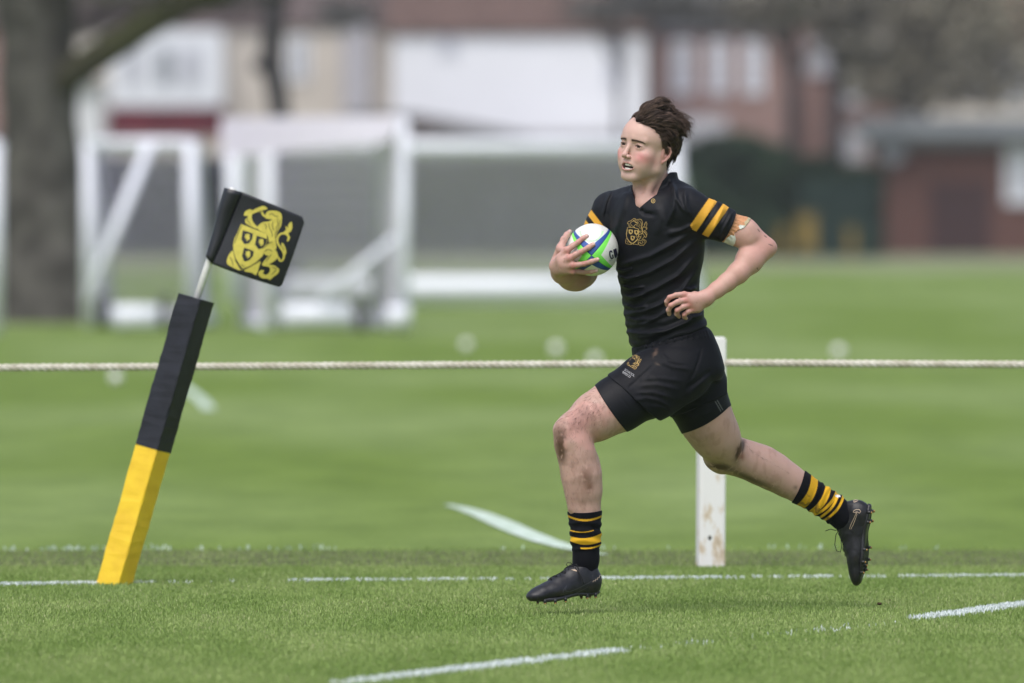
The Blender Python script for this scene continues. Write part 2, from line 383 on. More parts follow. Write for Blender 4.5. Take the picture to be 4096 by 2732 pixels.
h2 = house("house", "large white rendered house with a red tiled roof, in the middle behind the goals", 1570, 2575, 118, Y1 - 3, M_white, M_tile_orange)
window(h2, 1755, 118, 1830, 215, Y1 - 3, 1, M_glass2, frame=.06); window(h2, 2420, 150, 2495, 345, Y1 - 3, 1, M_glass2, frame=.06)
h2b = empty("lean_to", (px2(1900, 322), 322, 0)); tag(h2b, "low brick outbuilding with a long sloping grey roof, below the white house", "outbuilding")
Yq = 322.0
w_ = MB(); pbox(w_, 1390, 530, 2560, 1010, Yq, 4); w_.build("wall", M_lav, h2b)
q = [(1380, 455), (1650, 455), (2120, 540), (2120, 560), (1650, 485), (1380, 485)]
v = [(px2(a, Yq), Yq - .5, pz(b_, Yq)) for a, b_ in q] + [(px2(a, Yq), Yq + 3.5, pz(b_, Yq)) for a, b_ in q]
mesh_obj("roof", v, [tuple(range(5, -1, -1)), tuple(range(6, 12))] + [(i, (i + 1) % 6, 6 + (i + 1) % 6, 6 + i) for i in range(6)], M_tile_grey, h2b)
q = [(1400, 486), (1655, 488), (1900, 528), (1400, 528)]
v = [(px2(a, Yq), Yq - .2, pz(b_, Yq)) for a, b_ in q] + [(px2(a, Yq), Yq - .01, pz(b_, Yq)) for a, b_ in q]
mesh_obj("gable", v, [(3, 2, 1, 0), (4, 5, 6, 7)] + [(i, (i + 1) % 4, 4 + (i + 1) % 4, 4 + i) for i in range(4)], M_orbrick, h2b)

h3 = house("house", "pink brick house with three tall white upper windows, right of the runner's head", 2600, 3130, 120, Y1 + 2, M_pinkbrick, M_tile_grey)
for a in (2690, 2835, 2975): window(h3, a, 165, a + 78, 375, Y1 + 2, 1, M_glass2, frame=.12)
por = MB(); pbox(por, 2700, 465, 2905, 1010, Y1 - 1, 2.5); por.build("porch", M_lav, h3)
h4 = house("house", "pink brick house behind the dark trunks, left of the brick shed", 3145, 3600, 80, Y1 + 12, M_pinkbrick, M_tile_brown)
window(h4, 3225, 160, 3320, 300, Y1 + 12, 1, M_glass2); window(h4, 3370, 300, 3470, 420, Y1 + 12, 2, M_glass2); window(h4, 3360, 520, 3460, 640, Y1 + 12, 2, M_glass2)
h5 = house("house", "beige house with a red tiled roof at the far right, above the brick shed", 3680, 5500, 150, Y1 + 6, M_beige, M_tile_red)
window(h5, 3745, 225, 3830, 345, Y1 + 6, 2, M_glass2); window(h5, 3890, 245, 3960, 400, Y1 + 6, 1, M_glass2); window(h5, 4010, 230, 4120, 420, Y1 + 6, 2, M_glass2)

house("house", "brown brick house at the left edge, behind the big tree trunk", -1700, 240, 95, Y1 + 4, M_pinkbrick, M_tile_brown)
Ys = 300.0
sh = empty("brick_shed", (px2(3900, Ys), Ys, 0)); tag(sh, "low dark red brick shed with flat grey roof at the right edge", "shed")
w_ = MB(); pbox(w_, 3520, 585, 5300, 1026, Ys, 7); w_.build("wall", M_redbrick, sh)
r_ = MB(); pbox(r_, 3455, 470, 5360, 545, Ys - .8, 9); pbox(r_, 3500, 545, 5320, 585, Ys - .4, 8); r_.build("roof", M_felt, sh)
window(sh, 4020, 570, 4180, 815, Ys, 2, M_glass2, frame=.22)
dm = MB(); pbox(dm, 3720, 730, 3960, 1024, Ys - .04, .1); dm.build("door", mat("shed_door", (0.06, 0.032, 0.032), .7, .3), sh)
fl = MB().tube([(px2(3570, Ys), Ys - .05, pz(610, Ys)), (px2(3570, Ys), Ys - .45, pz(610, Ys))], .32, 16).build("lamp", M_felt, sh)

# ------------------------------------------------------------------ hedges, fences, yellow barrier
def leaf_mass(name, boxes, n, size, material, parent=None, seed=5):
    """many leaf-sized faces filling given ellipsoid/box volumes: list of (cx,cy,cz,rx,ry,rz,shape)"""
    r = np.random.RandomState(seed); vol = np.array([b[3] * b[4] * b[5] for b in boxes]); cnt = (n * vol / vol.sum()).astype(int) + 8
    C = []
    for b, c in zip(boxes, cnt):
        if b[6] == 'b': q = r.rand(c, 3) * 2 - 1
        else:
            q = r.randn(c, 3); q /= np.linalg.norm(q, axis=1)[:, None]; q *= (r.rand(c) ** 0.45)[:, None] * (0.85 + .3 * r.rand(c))[:, None]
        C.append(np.array(b[:3])[None] + q * np.array(b[3:6])[None])
    C = np.concatenate(C); m = len(C)
    a = r.randn(m, 3); a /= np.linalg.norm(a, axis=1)[:, None]; b2 = np.cross(a, r.randn(m, 3)); b2 /= np.linalg.norm(b2, axis=1)[:, None]
    s = size * (0.5 + r.rand(m))[:, None]
    V = np.stack([C - a * s, C - b2 * s * .5, C + a * s, C + b2 * s * .5], 1).reshape(-1, 3)
    V[:, 2] = np.maximum(V[:, 2], 0.02)
    me = bpy.data.meshes.new(name); me.vertices.add(len(V)); me.vertices.foreach_set('co', V.ravel())
    me.loops.add(4 * m); me.loops.foreach_set('vertex_index', np.arange(4 * m)); me.polygons.add(m); me.polygons.foreach_set('loop_start', np.arange(m) * 4); me.update(calc_edges=True)
    me.materials.append(material); o = bpy.data.objects.new(name, me); COL.objects.link(o)
    if parent: adopt(o, parent)
    return o
M_hedge = mat("hedge_leaves", (0.028, 0.050, 0.026), 0.7, 0.2, var=0.5, vscale=0.7)
M_hedge2 = mat("dark_hedge_leaves", (0.078, 0.084, 0.104), 0.7, 0.2, var=0.35, vscale=0.5)
M_bark = mat("bark", (0.078, 0.074, 0.066), 0.9, 0.1, var=0.4, vscale=3.5, bump=1.0, bscale=7)
M_moss = mat("mossy_bark", (0.062, 0.066, 0.030), 0.9, 0.1, bump=0.6, bscale=6, vscale=1.6, col2=(0.048, 0.044, 0.034))
M_darkbark = mat("dark_bark", (0.050, 0.047, 0.052), 0.9, 0.1, var=0.3, vscale=3)
M_teal = mat("teal_mesh_fence", (0.024, 0.048, 0.043), 0.6, 0.3, var=0.1, vscale=1)
M_yellow_p = mat("barrier_yellow", (0.22, 0.15, 0.03), 0.5, 0.4, var=0.15, vscale=2)

def hb_box(x0, x1, y0, y1, Y, ry):
    return (px2((x0 + x1) / 2, Y), Y, (pz(y0, Y) + pz(y1, Y)) / 2, (px2(x1, Y) - px2(x0, Y)) / 2, ry, (pz(y0, Y) - pz(y1, Y)) / 2, 'b')
Yh = 285.0
hg = empty("hedge", (px2(3150, Yh), Yh, 0)); tag(hg, "dense dark green hedge between the runner's head and the brick shed", "hedge")
leaf_mass("foliage", [hb_box(2700, 3150, 590, 1025, Yh, 1.2), hb_box(3150, 3330, 630, 1025, Yh, 1.2), (px2(2920, Yh), Yh, pz(590, Yh), 1.1, 1, .35, 'e'), hb_box(3330, 3530, 670, 1025, Yh, 1.2)], 20000, .13, M_hedge, hg, 4)
MB().tube([(px2(3000, Yh), Yh, 0), (px2(3000, Yh), Yh, 1.5)], .06, 6).build("trunk", M_bark, hg)
hg2 = empty("hedge", (px2(1800, 302), 302, 0)); tag(hg2, "long grey green hedge seen through the goal nets", "hedge")
leaf_mass("foliage", [hb_box(300, 2760, 632, 1018, 302, 1.0)], 26000, .13, M_hedge2, hg2, 6)
MB().tube([(px2(1800, 302), 302, 0), (px2(1800, 302), 302, 1.2)], .06, 6).build("trunk", M_bark, hg2)
hg3 = empty("hedge", (px2(-150, 262), 262, 0)); tag(hg3, "dark hedge at the left edge, behind the big tree trunk", "hedge")
leaf_mass("foliage", [hb_box(-1900, 280, 560, 1046, 262, 1.0)], 18000, .13, M_hedge2, hg3, 7)
MB().tube([(px2(-150, 262), 262, 0), (px2(-150, 262), 262, 1.2)], .06, 6).build("trunk", M_bark, hg3)
Yf = 280.0
fe = empty("mesh_fence", (px2(3370, Yf), Yf, 0)); tag(fe, "dark teal weldmesh fence panels in front of the hedge, beside the brick shed", "fence")
m_ = MB()
for i in range(24):
    xx = px2(3215 + i * 12.2, Yf); m_.box(xx, Yf, 0, xx + .028, Yf + .03, pz(730, Yf))
for i in range(12):
    zz = .1 + i * .17; m_.box(px2(3212, Yf), Yf + .035, zz, px2(3500, Yf), Yf + .06, zz + .03)
m_.build("panel", M_teal, fe)
for a in (3212, 3308, 3404, 3500):
    MB().box(px2(a, Yf) - .04, Yf + .065, 0, px2(a, Yf) + .04, Yf + .14, pz(715, Yf)).build("post", M_teal, fe)
Yb = 276.0
def barrier(x, w, top, label):
    e = empty("barrier", (px2(x, Yb), Yb, 0)); tag(e, label, "barrier", "yellow barriers by the hedge")
    X = px2(x, Yb); W_ = w / FPX * Yb; Z = pz(top, Yb)
    MB().box(X - W_ / 2, Yb, .25, X + W_ / 2, Yb + .05, Z * .93).build("panel", M_yellow_p, e)
    MB().tube([(X - W_ / 2 - .03, Yb, 0), (X - W_ / 2 - .03, Yb, Z), (X + W_ / 2 + .03, Yb, Z), (X + W_ / 2 + .03, Yb, 0)], .03, 6).build("frame", M_yellow_p, e)
    for sx_ in (-1, 1): MB().box(X + sx_ * W_ / 2 - .03, Yb - .25, 0, X + sx_ * W_ / 2 + .03, Yb + .3, .05).build("foot", M_yellow_p, e)
    return e
barrier(3228, 50, 850, "tall yellow barrier standing in front of the hedge")
barrier(3405, 14, 905, "narrow yellow barrier nearest the brick shed")
barrier(3130, 14, 905, "narrow yellow barrier left of the tall yellow one, nearest the runner")

# ------------------------------------------------------------------ trees
def limb(mb, pts, r0, r1, n=9, wob=0.0, seed=0):
    r = random.Random(seed); P_ = []
    for i in range(len(pts) - 1):
        a, b_ = Vector(pts[i]), Vector(pts[i + 1])
        for k in range(4): P_.append(a.lerp(b_, k / 4) + Vector((r.uniform(-wob, wob), r.uniform(-wob, wob), r.uniform(-wob, wob) * .4)))
    P_.append(Vector(pts[-1])); m_ = len(P_)
    mb.tube(P_, [r0 + (r1 - r0) * (i / (m_ - 1)) ** .8 for i in range(m_)], n); return P_
def twigs(mb, start_pts, count, length, r, seed, up=0.4, depth=2):
    rd = random.Random(seed)
    def grow(p, d, L_, rr, dep):
        q = [p]; dd = d.copy()
        for k in range(4):
            dd = (dd + Vector((rd.uniform(-.35, .35), rd.uniform(-.35, .35), rd.uniform(-.2, .35)))).normalized(); q.append(q[-1] + dd * L_ / 4)
        mb.tube(q, [rr * (1 - .18 * i) for i in range(5)], 4, cap=False)
        if dep > 0:
            for k in range(3): grow(q[1 + k], (dd + Vector((rd.uniform(-1, 1), rd.uniform(-1, 1), rd.uniform(-.4, .8)))).normalized(), L_ * .62, rr * .55, dep - 1)
    for i in range(count):
        p = rd.choice(start_pts)
        grow(Vector(p), Vector((rd.uniform(-1, 1), rd.uniform(-1, 1), rd.uniform(-.3, 1) + up)).normalized(), length * rd.uniform(.6, 1.2), r, depth)
M_twig = mat("twigs", (0.130, 0.118, 0.105), 0.9, 0.1, var=0.3, vscale=1.0)
M_bud = mat("sparse_leaves", (0.185, 0.170, 0.145), 0.8, 0.1, var=0.4, vscale=0.6)
M_bud2 = mat("olive_leaves", (0.255, 0.235, 0.180), 0.8, 0.1, var=0.35, vscale=0.4)

Yt = 127.0
t1 = empty("tree", (px2(175, Yt), Yt, 0)); tag(t1, "thick mossy tree trunk with a rising green branch at the left edge", "tree")
tb_ = MB()
trunk_pts = [(px2(188, Yt), Yt, -.2), (px2(180, Yt), Yt, .9), (px2(160, Yt), Yt, 2.0), (px2(150, Yt), Yt, 3.3), (px2(90, Yt), Yt, 4.6), (px2(-60, Yt), Yt + .4, 7.0), (px2(-140, Yt), Yt + .6, 10)]
base = len(tb_.v)
rr_ = [.90, .56, .44, .43, .44, .36, .2]; P_ = []; R_ = []
for i in range(6):
    for k in range(5):
        f_ = k / 5; P_.append(Vector(trunk_pts[i]).lerp(Vector(trunk_pts[i + 1]), f_)); R_.append(rr_[i] + (rr_[i + 1] - rr_[i]) * f_)
R_ = [r * (1 + .04 * math.sin(i * 2.1)) for i, r in enumerate(R_)]
tb_.tube(P_, R_, 22)
tb_.build("trunk", M_bark, t1, smooth=True)
bb = MB()
br1 = limb(bb, [(px2(130, Yt), Yt - .1, 2.35), (px2(260, Yt), Yt - .25, 2.72), (px2(420, Yt), Yt - .4, 3.0), (px2(620, Yt), Yt - .5, 3.38), (px2(900, Yt), Yt - .5, 3.75), (px2(1200, Yt), Yt - .2, 4.3)], .20, .15, 12, .02, 3)
bb.build("branch", M_moss, t1, smooth=True)
bb = MB(); br2 = limb(bb, [(px2(120, Yt), Yt, 3.0), (px2(200, Yt), Yt + .3, 4.0), (px2(420, Yt), Yt + .5, 5.2)], .2, .08, 10, .03, 5)
bb.build("branch", M_bark, t1, smooth=True)
cm = MB(); top_pts = [p for p in br1[12:]] + br2[4:] + [Vector(trunk_pts[4]), Vector(trunk_pts[5]), Vector(trunk_pts[5]) + Vector((0, 0, 1))]
twigs(cm, top_pts, 60, 1.5, .035, 11, .5, 2)
cw = cm.build("crown", M_twig, t1)
leaf_mass("leaves", [(px2(250, Yt), Yt + .3, 4.2, 1.3, 1.2, .75, 'e'), (px2(60, Yt), Yt, 4.6, 1.4, 1.4, 1.2, 'e'), (px2(620, Yt), Yt, 4.75, 1.6, 1.3, .45, 'e')], 1700, .07, M_bud, cw, 12)
Y2 = 185.0
t2 = empty("tree", (px2(1120, Y2), Y2, 0)); tag(t2, "slim dark tree trunk with a knot, between the bay window and the white house", "tree")
tb_ = MB(); P2_ = [(px2(1150, Y2), Y2, 0), (px2(1132, Y2), Y2, 1.6), (px2(1118, Y2), Y2, 2.9), (px2(1085, Y2), Y2, 3.7), (px2(1100, Y2), Y2, 4.6), (px2(1105, Y2), Y2, 7)]
tb_.tube(P2_, [.24, .19, .175, .19, .17, .12], 12); tb_.ball((px2(1040, Y2), Y2 - .1, pz(262, Y2)), .13, 10, 8)
tb_.build("trunk", M_darkbark, t2, smooth=True)
cm = MB(); twigs(cm, [Vector(p) for p in P2_[4:]], 34, 2.2, .035, 13, .4, 2); cm.build("crown", M_twig, t2)

def far_tree(label, x, Y, trunk_w, blobs, n, leafm, seed, lean=0, top=-250):
    e = empty("tree", (px2(x, Y), Y, 0)); tag(e, label, "tree", "bare trees in front of the houses")
    m_ = MB(); pts = [(px2(x, Y), Y, 0), (px2(x + lean * .5, Y), Y, pz(300, Y)), (px2(x + lean, Y), Y, pz(top, Y))]
    m_.tube(pts, [trunk_w / FPX * Y / 2 * 1.15, trunk_w / FPX * Y / 2, .05], 10); m_.build("trunk", M_darkbark, e, smooth=True)
    c = MB(); st = [Vector(pts[1]).lerp(Vector(pts[2]), t) for t in (0, .2, .4, .6, .8, 1)]
    twigs(c, st, 26, 3.2, .05, seed, .35, 2); cr = c.build("crown", M_twig, e)
    bl = [(px2(a, Y), Y, pz(b_, Y), ra / FPX * Y, 2.0, rb / FPX * Y, 'e') for a, b_, ra, rb in blobs]
    leaf_mass("leaves", bl, n, .17, leafm, cr, seed + 1)
    return e
Yr = 292.0
far_tree("dark bare tree nearest the pink brick house, left of the shed", 3170, Yr + 6, 46, [(3150, -20, 260, 110), (3050, 60, 160, 60)], 1500, M_bud, 31)
far_tree("dark bare tree with a straight trunk, behind the left end of the shed roof", 3345, Yr, 64, [(3350, 20, 200, 120), (3440, 170, 140, 110), (3250, -60, 240, 80)], 2000, M_bud, 37)
far_tree("wide olive tree with a thin crown above the brick shed", 3700, Yr + 14, 40, [(3650, 60, 420, 170), (3780, 190, 420, 150), (3560, 270, 240, 180), (3900, 330, 300, 110), (4000, 60, 260, 150), (3640, 380, 200, 70)], 4600, M_bud2, 41)
far_tree("brown bare tree over the roof of the cream house", 150, Yr + 20, 30, [(520, -10, 220, 90), (900, -20, 260, 80), (300, 60, 160, 90)], 2600, mat("brown_twig_leaves", (0.130, 0.108, 0.105), .9, .1, var=.3, vscale=.5), 47)
far_tree("grey bare tree over the ridge of the white house", 2480, Yr + 22, 26, [(2450, 40, 220, 55), (2700, 20, 260, 80), (2950, 60, 200, 50), (1380, 60, 130, 60)], 1900, mat("grey_twig_leaves", (0.125, 0.122, 0.118), .9, .1, var=.3, vscale=.5), 53)

# ------------------------------------------------------------------ goals
M_goal = mat("goal_paint", (0.78, 0.80, 0.88), 0.45, 0.4, var=0.04, vscale=2)
M_net = mat("net_cord", (0.84, 0.79, 0.92), 0.8, 0.2)
M_tyre = mat("rubber_wheel", (0.035, 0.035, 0.04), 0.8, 0.2)
def net_panel(mb, a, b_, c, d, nu, nv, w=0.0078):
    """cords between corners a-b (top) and d-c (bottom)"""
    a, b_, c, d = map(Vector, (a, b_, c, d)); nrm = (b_ - a).cross(d - a).normalized()
    def cord(p, q, lay=0.0):
        p = p + nrm * lay; q = q + nrm * lay; t = (q - p).normalized(); s_ = t.cross(nrm) * w
        n = len(mb.v); o = nrm * w
        mb.v += [tuple(p + s_), tuple(p + o), tuple(p - s_), tuple(q + s_), tuple(q + o), tuple(q - s_)]
        mb.f += [(n, n + 1, n + 4, n + 3), (n + 1, n + 2, n + 5, n + 4), (n + 2, n, n + 3, n + 5)]
    for i in range(nu + 1):
        t = i / nu; cord(a.lerp(b_, t), d.lerp(c, t), (i % 2) * w * .2)
    for j in range(nv + 1):
        t = j / nv; cord(a.lerp(d, t), b_.lerp(c, t), -w * (1.25 + .2 * (j % 2)))
def goal(label, fl, fr, H, back, topback, bar=0.055, base=True, nets=('back', 'side'), dens=22, wheels=()):
    """fl, fr: ground points (x,y) of the front posts; back: vector from the mouth to the rear ground bar; topback: vector for the rear of the roof"""
    e = empty("football_goal", (fl[0], fl[1], 0)); tag(e, label, "goal", "white football goals on the far pitch")
    FL, FR = Vector((*fl, 0)), Vector((*fr, 0)); up = Vector((0, 0, H)); bk = Vector((*back, 0)); tb2 = Vector((*topback, 0))
    for p in (FL, FR): MB().tube([p + Vector((0, 0, .0)), p + up], bar, 10).build("post", M_goal, e, True)
    MB().tube([FL + up, FR + up], bar, 10).build("crossbar", M_goal, e, True)
    g = Vector((0, 0, bar * .9))
    for p in (FL, FR):
        MB().tube([p + up, p + up + tb2, p + bk + g], bar * .8, 8).build("rear_strut", M_goal, e, True)
        MB().tube([p + g, p + bk + g], bar * .95, 8).build("side_ground_bar", M_goal, e, True)
    MB().tube([FL + bk + g, FR + bk + g], bar * (1.9 if base else 1.0), 10).build("rear_ground_bar", M_goal, e, True)
    m_ = MB(); A, B_ = FL + up + tb2, FR + up + tb2
    L_ = (FR - FL).length; nu = int(L_ * dens)
    if 'back' in nets: net_panel(m_, A, B_, FR + bk + g, FL + bk + g, nu, int(H * dens))
    if 'top' in nets: net_panel(m_, FL + up, FR + up, B_, A, nu, max(2, int(tb2.length * dens)))
    if 'side' in nets:
        for p in (FL, FR): net_panel(m_, p + up, p + up + tb2, p + bk + g, p + g, int(max(tb2.length, bk.length) * dens), int(H * dens))
    m_.build("net", M_net, e)
    for (wx, wy) in wheels:
        w_ = MB().tube([(wx - .05, wy, .17), (wx + .05, wy, .17)], .17, 16).build("wheel", M_tyre, e, True)
    return e
# near right-hand goal, seen obliquely from its side: right post at px 1620
YA = 118.0
H_A = pz(490, YA) - 0.0
gA = goal("white goal with net whose right post stands clear, the middle one of the near pair", (px2(1060, YA - 1), YA + 1.2), (px2(1615, YA), YA), H_A, (-.35, 4.0), (-.25, .9), bar=.060, dens=17, nets=('back', 'side', 'top'),
     wheels=((px2(1440, YA), YA + .1),))
nf = MB(); A3 = lambda a, b_: (px2(a, YA - .3), YA - .3, pz(b_, YA - .3)); net_panel(nf, A3(890, 478), A3(1600, 470), A3(1560, 560), A3(890, 625), 60, 8, .016); nf.build('net_fold', M_net, gA)
MB().tube([(px2(1286, YA), YA - .25, pz(1196, YA)), (px2(1580, YA), YA - .05, pz(955, YA))], .042, 10).build('brace', M_goal, gA, True)
wb = MB().tube([(px2(1130, YA), YA - .1, .17), (px2(1400, YA), YA - .1, .17)], .13, 12).build("ground_weight", M_goal, gA, True)
wb3 = MB().tube([(px2(1545, YA), YA - .15, .15), (px2(1640, YA), YA - .15, .15)], .12, 12).build("ground_weight", M_goal, gA, True)
# left goal, seen from the side with its sloping rear strut
YB = 122.0
gB = goal("white goal with a long sloping strut, next to the big tree trunk", (px2(352, YB), YB + .2), (px2(758, YB - 1), YB - .5), pz(575, YB), (.12, 3.2), (.05, .5), bar=.066, dens=15, nets=('back', 'top', 'side'), wheels=((px2(665, YB), YB - .6), (px2(405, YB), YB + .4)))
wb2 = MB().tube([(px2(450, YA), YA - .2, .15), (px2(640, YA), YA - .2, .15)], .13, 12).build("ground_weight", M_goal, gB, True)
sl = MB().tube([(px2(610, YB), YB - .8, pz(575, YB)), (px2(365, YB), YB - 1.4, .28)], .060, 10).build("brace", M_goal, gB, True)
# large goal standing behind, its long base bar reaching past the runner
YC = 150.0
gC = goal("widest white goal with a pale net and a long base bar, directly behind the runner", (px2(930, YC), YC + .5), (px2(2700, YC), YC), pz(588, YC) , (.38, 2.2), (0, .9), bar=.10, dens=17, nets=('back', 'side', 'top'))
MBb = MB().tube([(px2(1150, YC), YC - .2, .22), (px2(2795, YC), YC - .2, .22)], .16, 12).build("base_bar", M_goal, gC, True)
# a goal cut by the left edge
goal("white goal mostly outside the left edge, only its post in view", (px2(-900, 116), 116.5), (px2(-18, 116), 116), pz(575, 116), (-.2, 2.0), (0, .6), bar=.07, dens=12, nets=('back',))

# ------------------------------------------------------------------ small white balls on the far grass
M_ballw = mat("ball_white", (0.80, 0.80, 0.78), 0.5, 0.4, var=0.05, vscale=8)
M_ballp = mat("ball_panel_grey", (0.30, 0.31, 0.33), 0.6, 0.3)
def small_ball(x, y, r, lab):
    Yq_ = gy(y + 28); e = empty("training_ball", (px2(x, Yq_), Yq_, 0)); tag(e, lab, "ball", "small white balls scattered on the grass")
    b_ = MB().ball((px2(x, Yq_), Yq_, r), r, 20, 14).build("ball", M_ballw, e, True)
    for k in range(6):
        m_ = MB()
        d = Vector((math.sin(k * 1.9 + x), math.cos(k * 2.7 + x), math.sin(k * 1.1) * .8)).normalized()
        m_.ball(Vector((px2(x, Yq_), Yq_, r)) + d * r * .80, r * .235, 8, 6)
        m_.build("panel", M_ballp, e, True)
small_ball(1865, 1372, .046, "leftmost of the blurred white balls above the rope, left of the runner")
small_ball(2225, 1390, .050, "white ball on the grass just left of the runner's waist")
small_ball(2380, 1432, .046, "white ball half hidden by the rope, beside the runner's shorts")
small_ball(3355, 1400, .050, "white ball alone on the grass right of the white rope post")
small_ball(462, 1508, .044, "white ball just under the rope, left of the leaning corner flag")

# ------------------------------------------------------------------ rope and rope post
YP = gy(2270)
M_post = bpy.data.materials.new("weathered_white_paint"); M_post.use_nodes = True
n = M_post.node_tree; b_ = n.nodes['Principled BSDF']; b_.inputs['Roughness'].default_value = .55
tcn = n.nodes.new('ShaderNodeTexCoord'); mp = n.nodes.new('ShaderNodeMapping'); mp.inputs['Scale'].default_value = (24, 24, 10)
n.links.new(tcn.outputs['Object'], mp.inputs[0]); nz = n.nodes.new('ShaderNodeTexNoise'); nz.inputs['Scale'].default_value = 1.0; nz.inputs['Detail'].default_value = 5; nz.inputs['Roughness'].default_value = .62
n.links.new(mp.outputs[0], nz.inputs['Vector'])
sx_ = n.nodes.new('ShaderNodeSeparateXYZ'); n.links.new(tcn.outputs['Object'], sx_.inputs[0])
# dirt grows towards the foot of the post (rain splash)
mr = n.nodes.new('ShaderNodeMapRange'); mr.inputs[1].default_value = .62; mr.inputs[2].default_value = .02; mr.inputs[3].default_value = -.16; mr.inputs[4].default_value = .06; n.links.new(sx_.outputs['Z'], mr.inputs[0])
ad = n.nodes.new('ShaderNodeMath'); ad.operation = 'ADD'; n.links.new(nz.outputs['Fac'], ad.inputs[0]); n.links.new(mr.outputs[0], ad.inputs[1])
cr = n.nodes.new('ShaderNodeValToRGB'); e_ = cr.color_ramp.elements; e_[0].position = .53; e_[0].color = (.80, .79, .79, 1); e_[1].position = .80; e_[1].color = (.22, .13, .06, 1)
k_ = e_.new(.63); k_.color = (.62, .52, .40, 1)
n.links.new(ad.outputs[0], cr.inputs[0]); n.links.new(cr.outputs[0], b_.inputs['Base Color'])
po = empty("rope_post", (px2(2840, YP), YP, 0)); tag(po, "square white painted timber post with mud stains holding the rope, behind the runner", "post")
bm = bmesh.new(); bmesh.ops.create_cube(bm, size=1)
hw = 104 / FPX * YP / 2; ztop = pz(1347, YP)
for v_ in bm.verts: v_.co = Vector((v_.co.x * 2 * hw, v_.co.y * 2 * hw, (v_.co.z + .5) * (ztop + .1) - .1))
bmesh.ops.bevel(bm, geom=[e for e in bm.edges], offset=.006, segments=2, affect='EDGES')
me = bpy.data.meshes.new("timber"); bm.to_mesh(me); bm.free(); me.materials.append(M_post)
tim = bpy.data.objects.new("timber", me); COL.objects.link(tim); tim.location = (px2(2842, YP), YP, 0); tim.rotation_euler = (0, math.radians(.3), math.radians(8)); adopt(tim, po)
kn = MB().ball((px2(2838, YP), YP - hw - .001, pz(2150, YP)), .007, 10, 8, (1, .3, 1.2)).build("knot_hole", mat("knot", (.03, .03, .02), .9, .1), po)

M_rope = mat("rope_fibre", (0.55, 0.51, 0.42), 0.9, 0.15, vscale=18, bump=.5, bscale=300, col2=(0.75, 0.72, 0.64))
def rope_z(x):   # sag traced from the photo
    px = x / YP * FPX + 2048
    if px < 2842: return pz(1452 + 24 * min(1, max(0, (2842 - px) / 3900)) ** .8 , YP)
    t = (px - 2842) / 2600; return pz(1451 + 13 * min(1, t) ** .8, YP)
rb = MB(); x0, x1 = -6.0, 6.0; N = 1500; RR = .0080
for s_ in range(3):
    pts = []
    for i in range(N + 1):
        x = x0 + (x1 - x0) * i / N; a = x * 2 * math.pi / .080 + s_ * 2 * math.pi / 3
        pts.append((x, YP - hw * .6 + math.cos(a) * RR, rope_z(x) + math.sin(a) * RR))
    rb.tube(pts, .0066, 6)
tag(rb.build("rope", M_rope, None, True), "long twisted natural fibre rope stretched across the pitch edge", "rope")

# ------------------------------------------------------------------ leaning corner flag
YF = 39.05
def F_(px, py, dy=0): return P(px, py, YF + dy)
M_padb = mat("black_vinyl", (0.011, 0.012, 0.019), 0.45, 0.4, var=0.25, vscale=14, bump=.10, bscale=40)
M_pady = mat("yellow_vinyl", (0.86, 0.58, 0.030), 0.45, 0.4, vscale=16, bump=.12, bscale=34, col2=(0.78, 0.50, 0.026))
M_pole = mat("white_plastic_pole", (0.76, 0.75, 0.74), 0.4, 0.5, var=.06, vscale=60)
M_flag = mat("black_flag_vinyl", (0.014, 0.015, 0.020), 0.38, 0.5, var=0.2, vscale=20, bump=.05, bscale=60)
M_gold = mat("flag_yellow_print", (0.62, 0.53, 0.10), 0.6, 0.3, var=.08, vscale=60)
M_goldd = mat("flag_dark_yellow_print", (0.22, 0.19, 0.05), 0.6, 0.3)  # darker yellow ink for the engraving lines of the emblem
fe_ = empty("corner_flag", (px2(455, YF), YF, 0)); tag(fe_, "leaning corner post with black and yellow padding and a black crested flag", "corner flag")
a0 = F_(452, 2352); a1 = F_(785, 1192); ax = (a1 - a0); Lp = ax.length; ax.normalize()
side = Vector((ax.z, 0, -ax.x)).normalized(); fr_ = Vector((0, -1, 0))
rot = math.radians(60); sq = .0915 / 2
e1 = side * math.cos(rot) + fr_ * -math.sin(rot); e2 = side * math.sin(rot) + fr_ * math.cos(rot)
def prism(name, t0, t1, m, grow=0.0, segs=30, amp=.0007, seed=1, soft=.004):
    r = random.Random(seed); rings = []; v = []; f = []
    for i in range(segs + 1):
        t = t0 + (t1 - t0) * i / segs; c = a0 + ax * t; ss = sq + grow
        for (u_, w_) in ((-1, 1), (-.9, 1.01), (.9, 1.01), (1, 1), (1.01, .9), (1.01, -.9), (1, -1), (.9, -1.01), (-.9, -1.01), (-1, -1), (-1.01, -.9), (-1.01, .9)):
            k = (.985 if (abs(u_) == 1 and abs(w_) == 1) else 1.0)
            bul = 1 + r.uniform(-1, 1) * amp / sq + .012 * math.sin(t * 23 + u_ * 2)
            v.append(c + e1 * u_ * ss * k * bul + e2 * w_ * ss * k * bul)
    nn = 12
    for i in range(segs):
        for k in range(nn): f.append((i * nn + k, i * nn + (k + 1) % nn, (i + 1) * nn + (k + 1) % nn, (i + 1) * nn + k))
    f.append(tuple(range(nn))[::-1]); f.append(tuple(segs * nn + k for k in range(nn)))
    o = mesh_obj(name, v, f, m, fe_, False); return o
tmid = (F_(600, 1785) - a0).dot(ax)
prism("yellow_pad", -.04, tmid, M_pady, -.0012, 26, .0008, 2)
prism("black_pad", tmid - .004, Lp, M_padb, .0008, 26, .0008, 3)
pb, pt = F_(785, 1200), F_(931, 756); dd = (pt - pb).normalized()
MB().tube([pb - dd * .1, pt + dd * .003], .0118, 16).build("pole", M_pole, fe_, True)
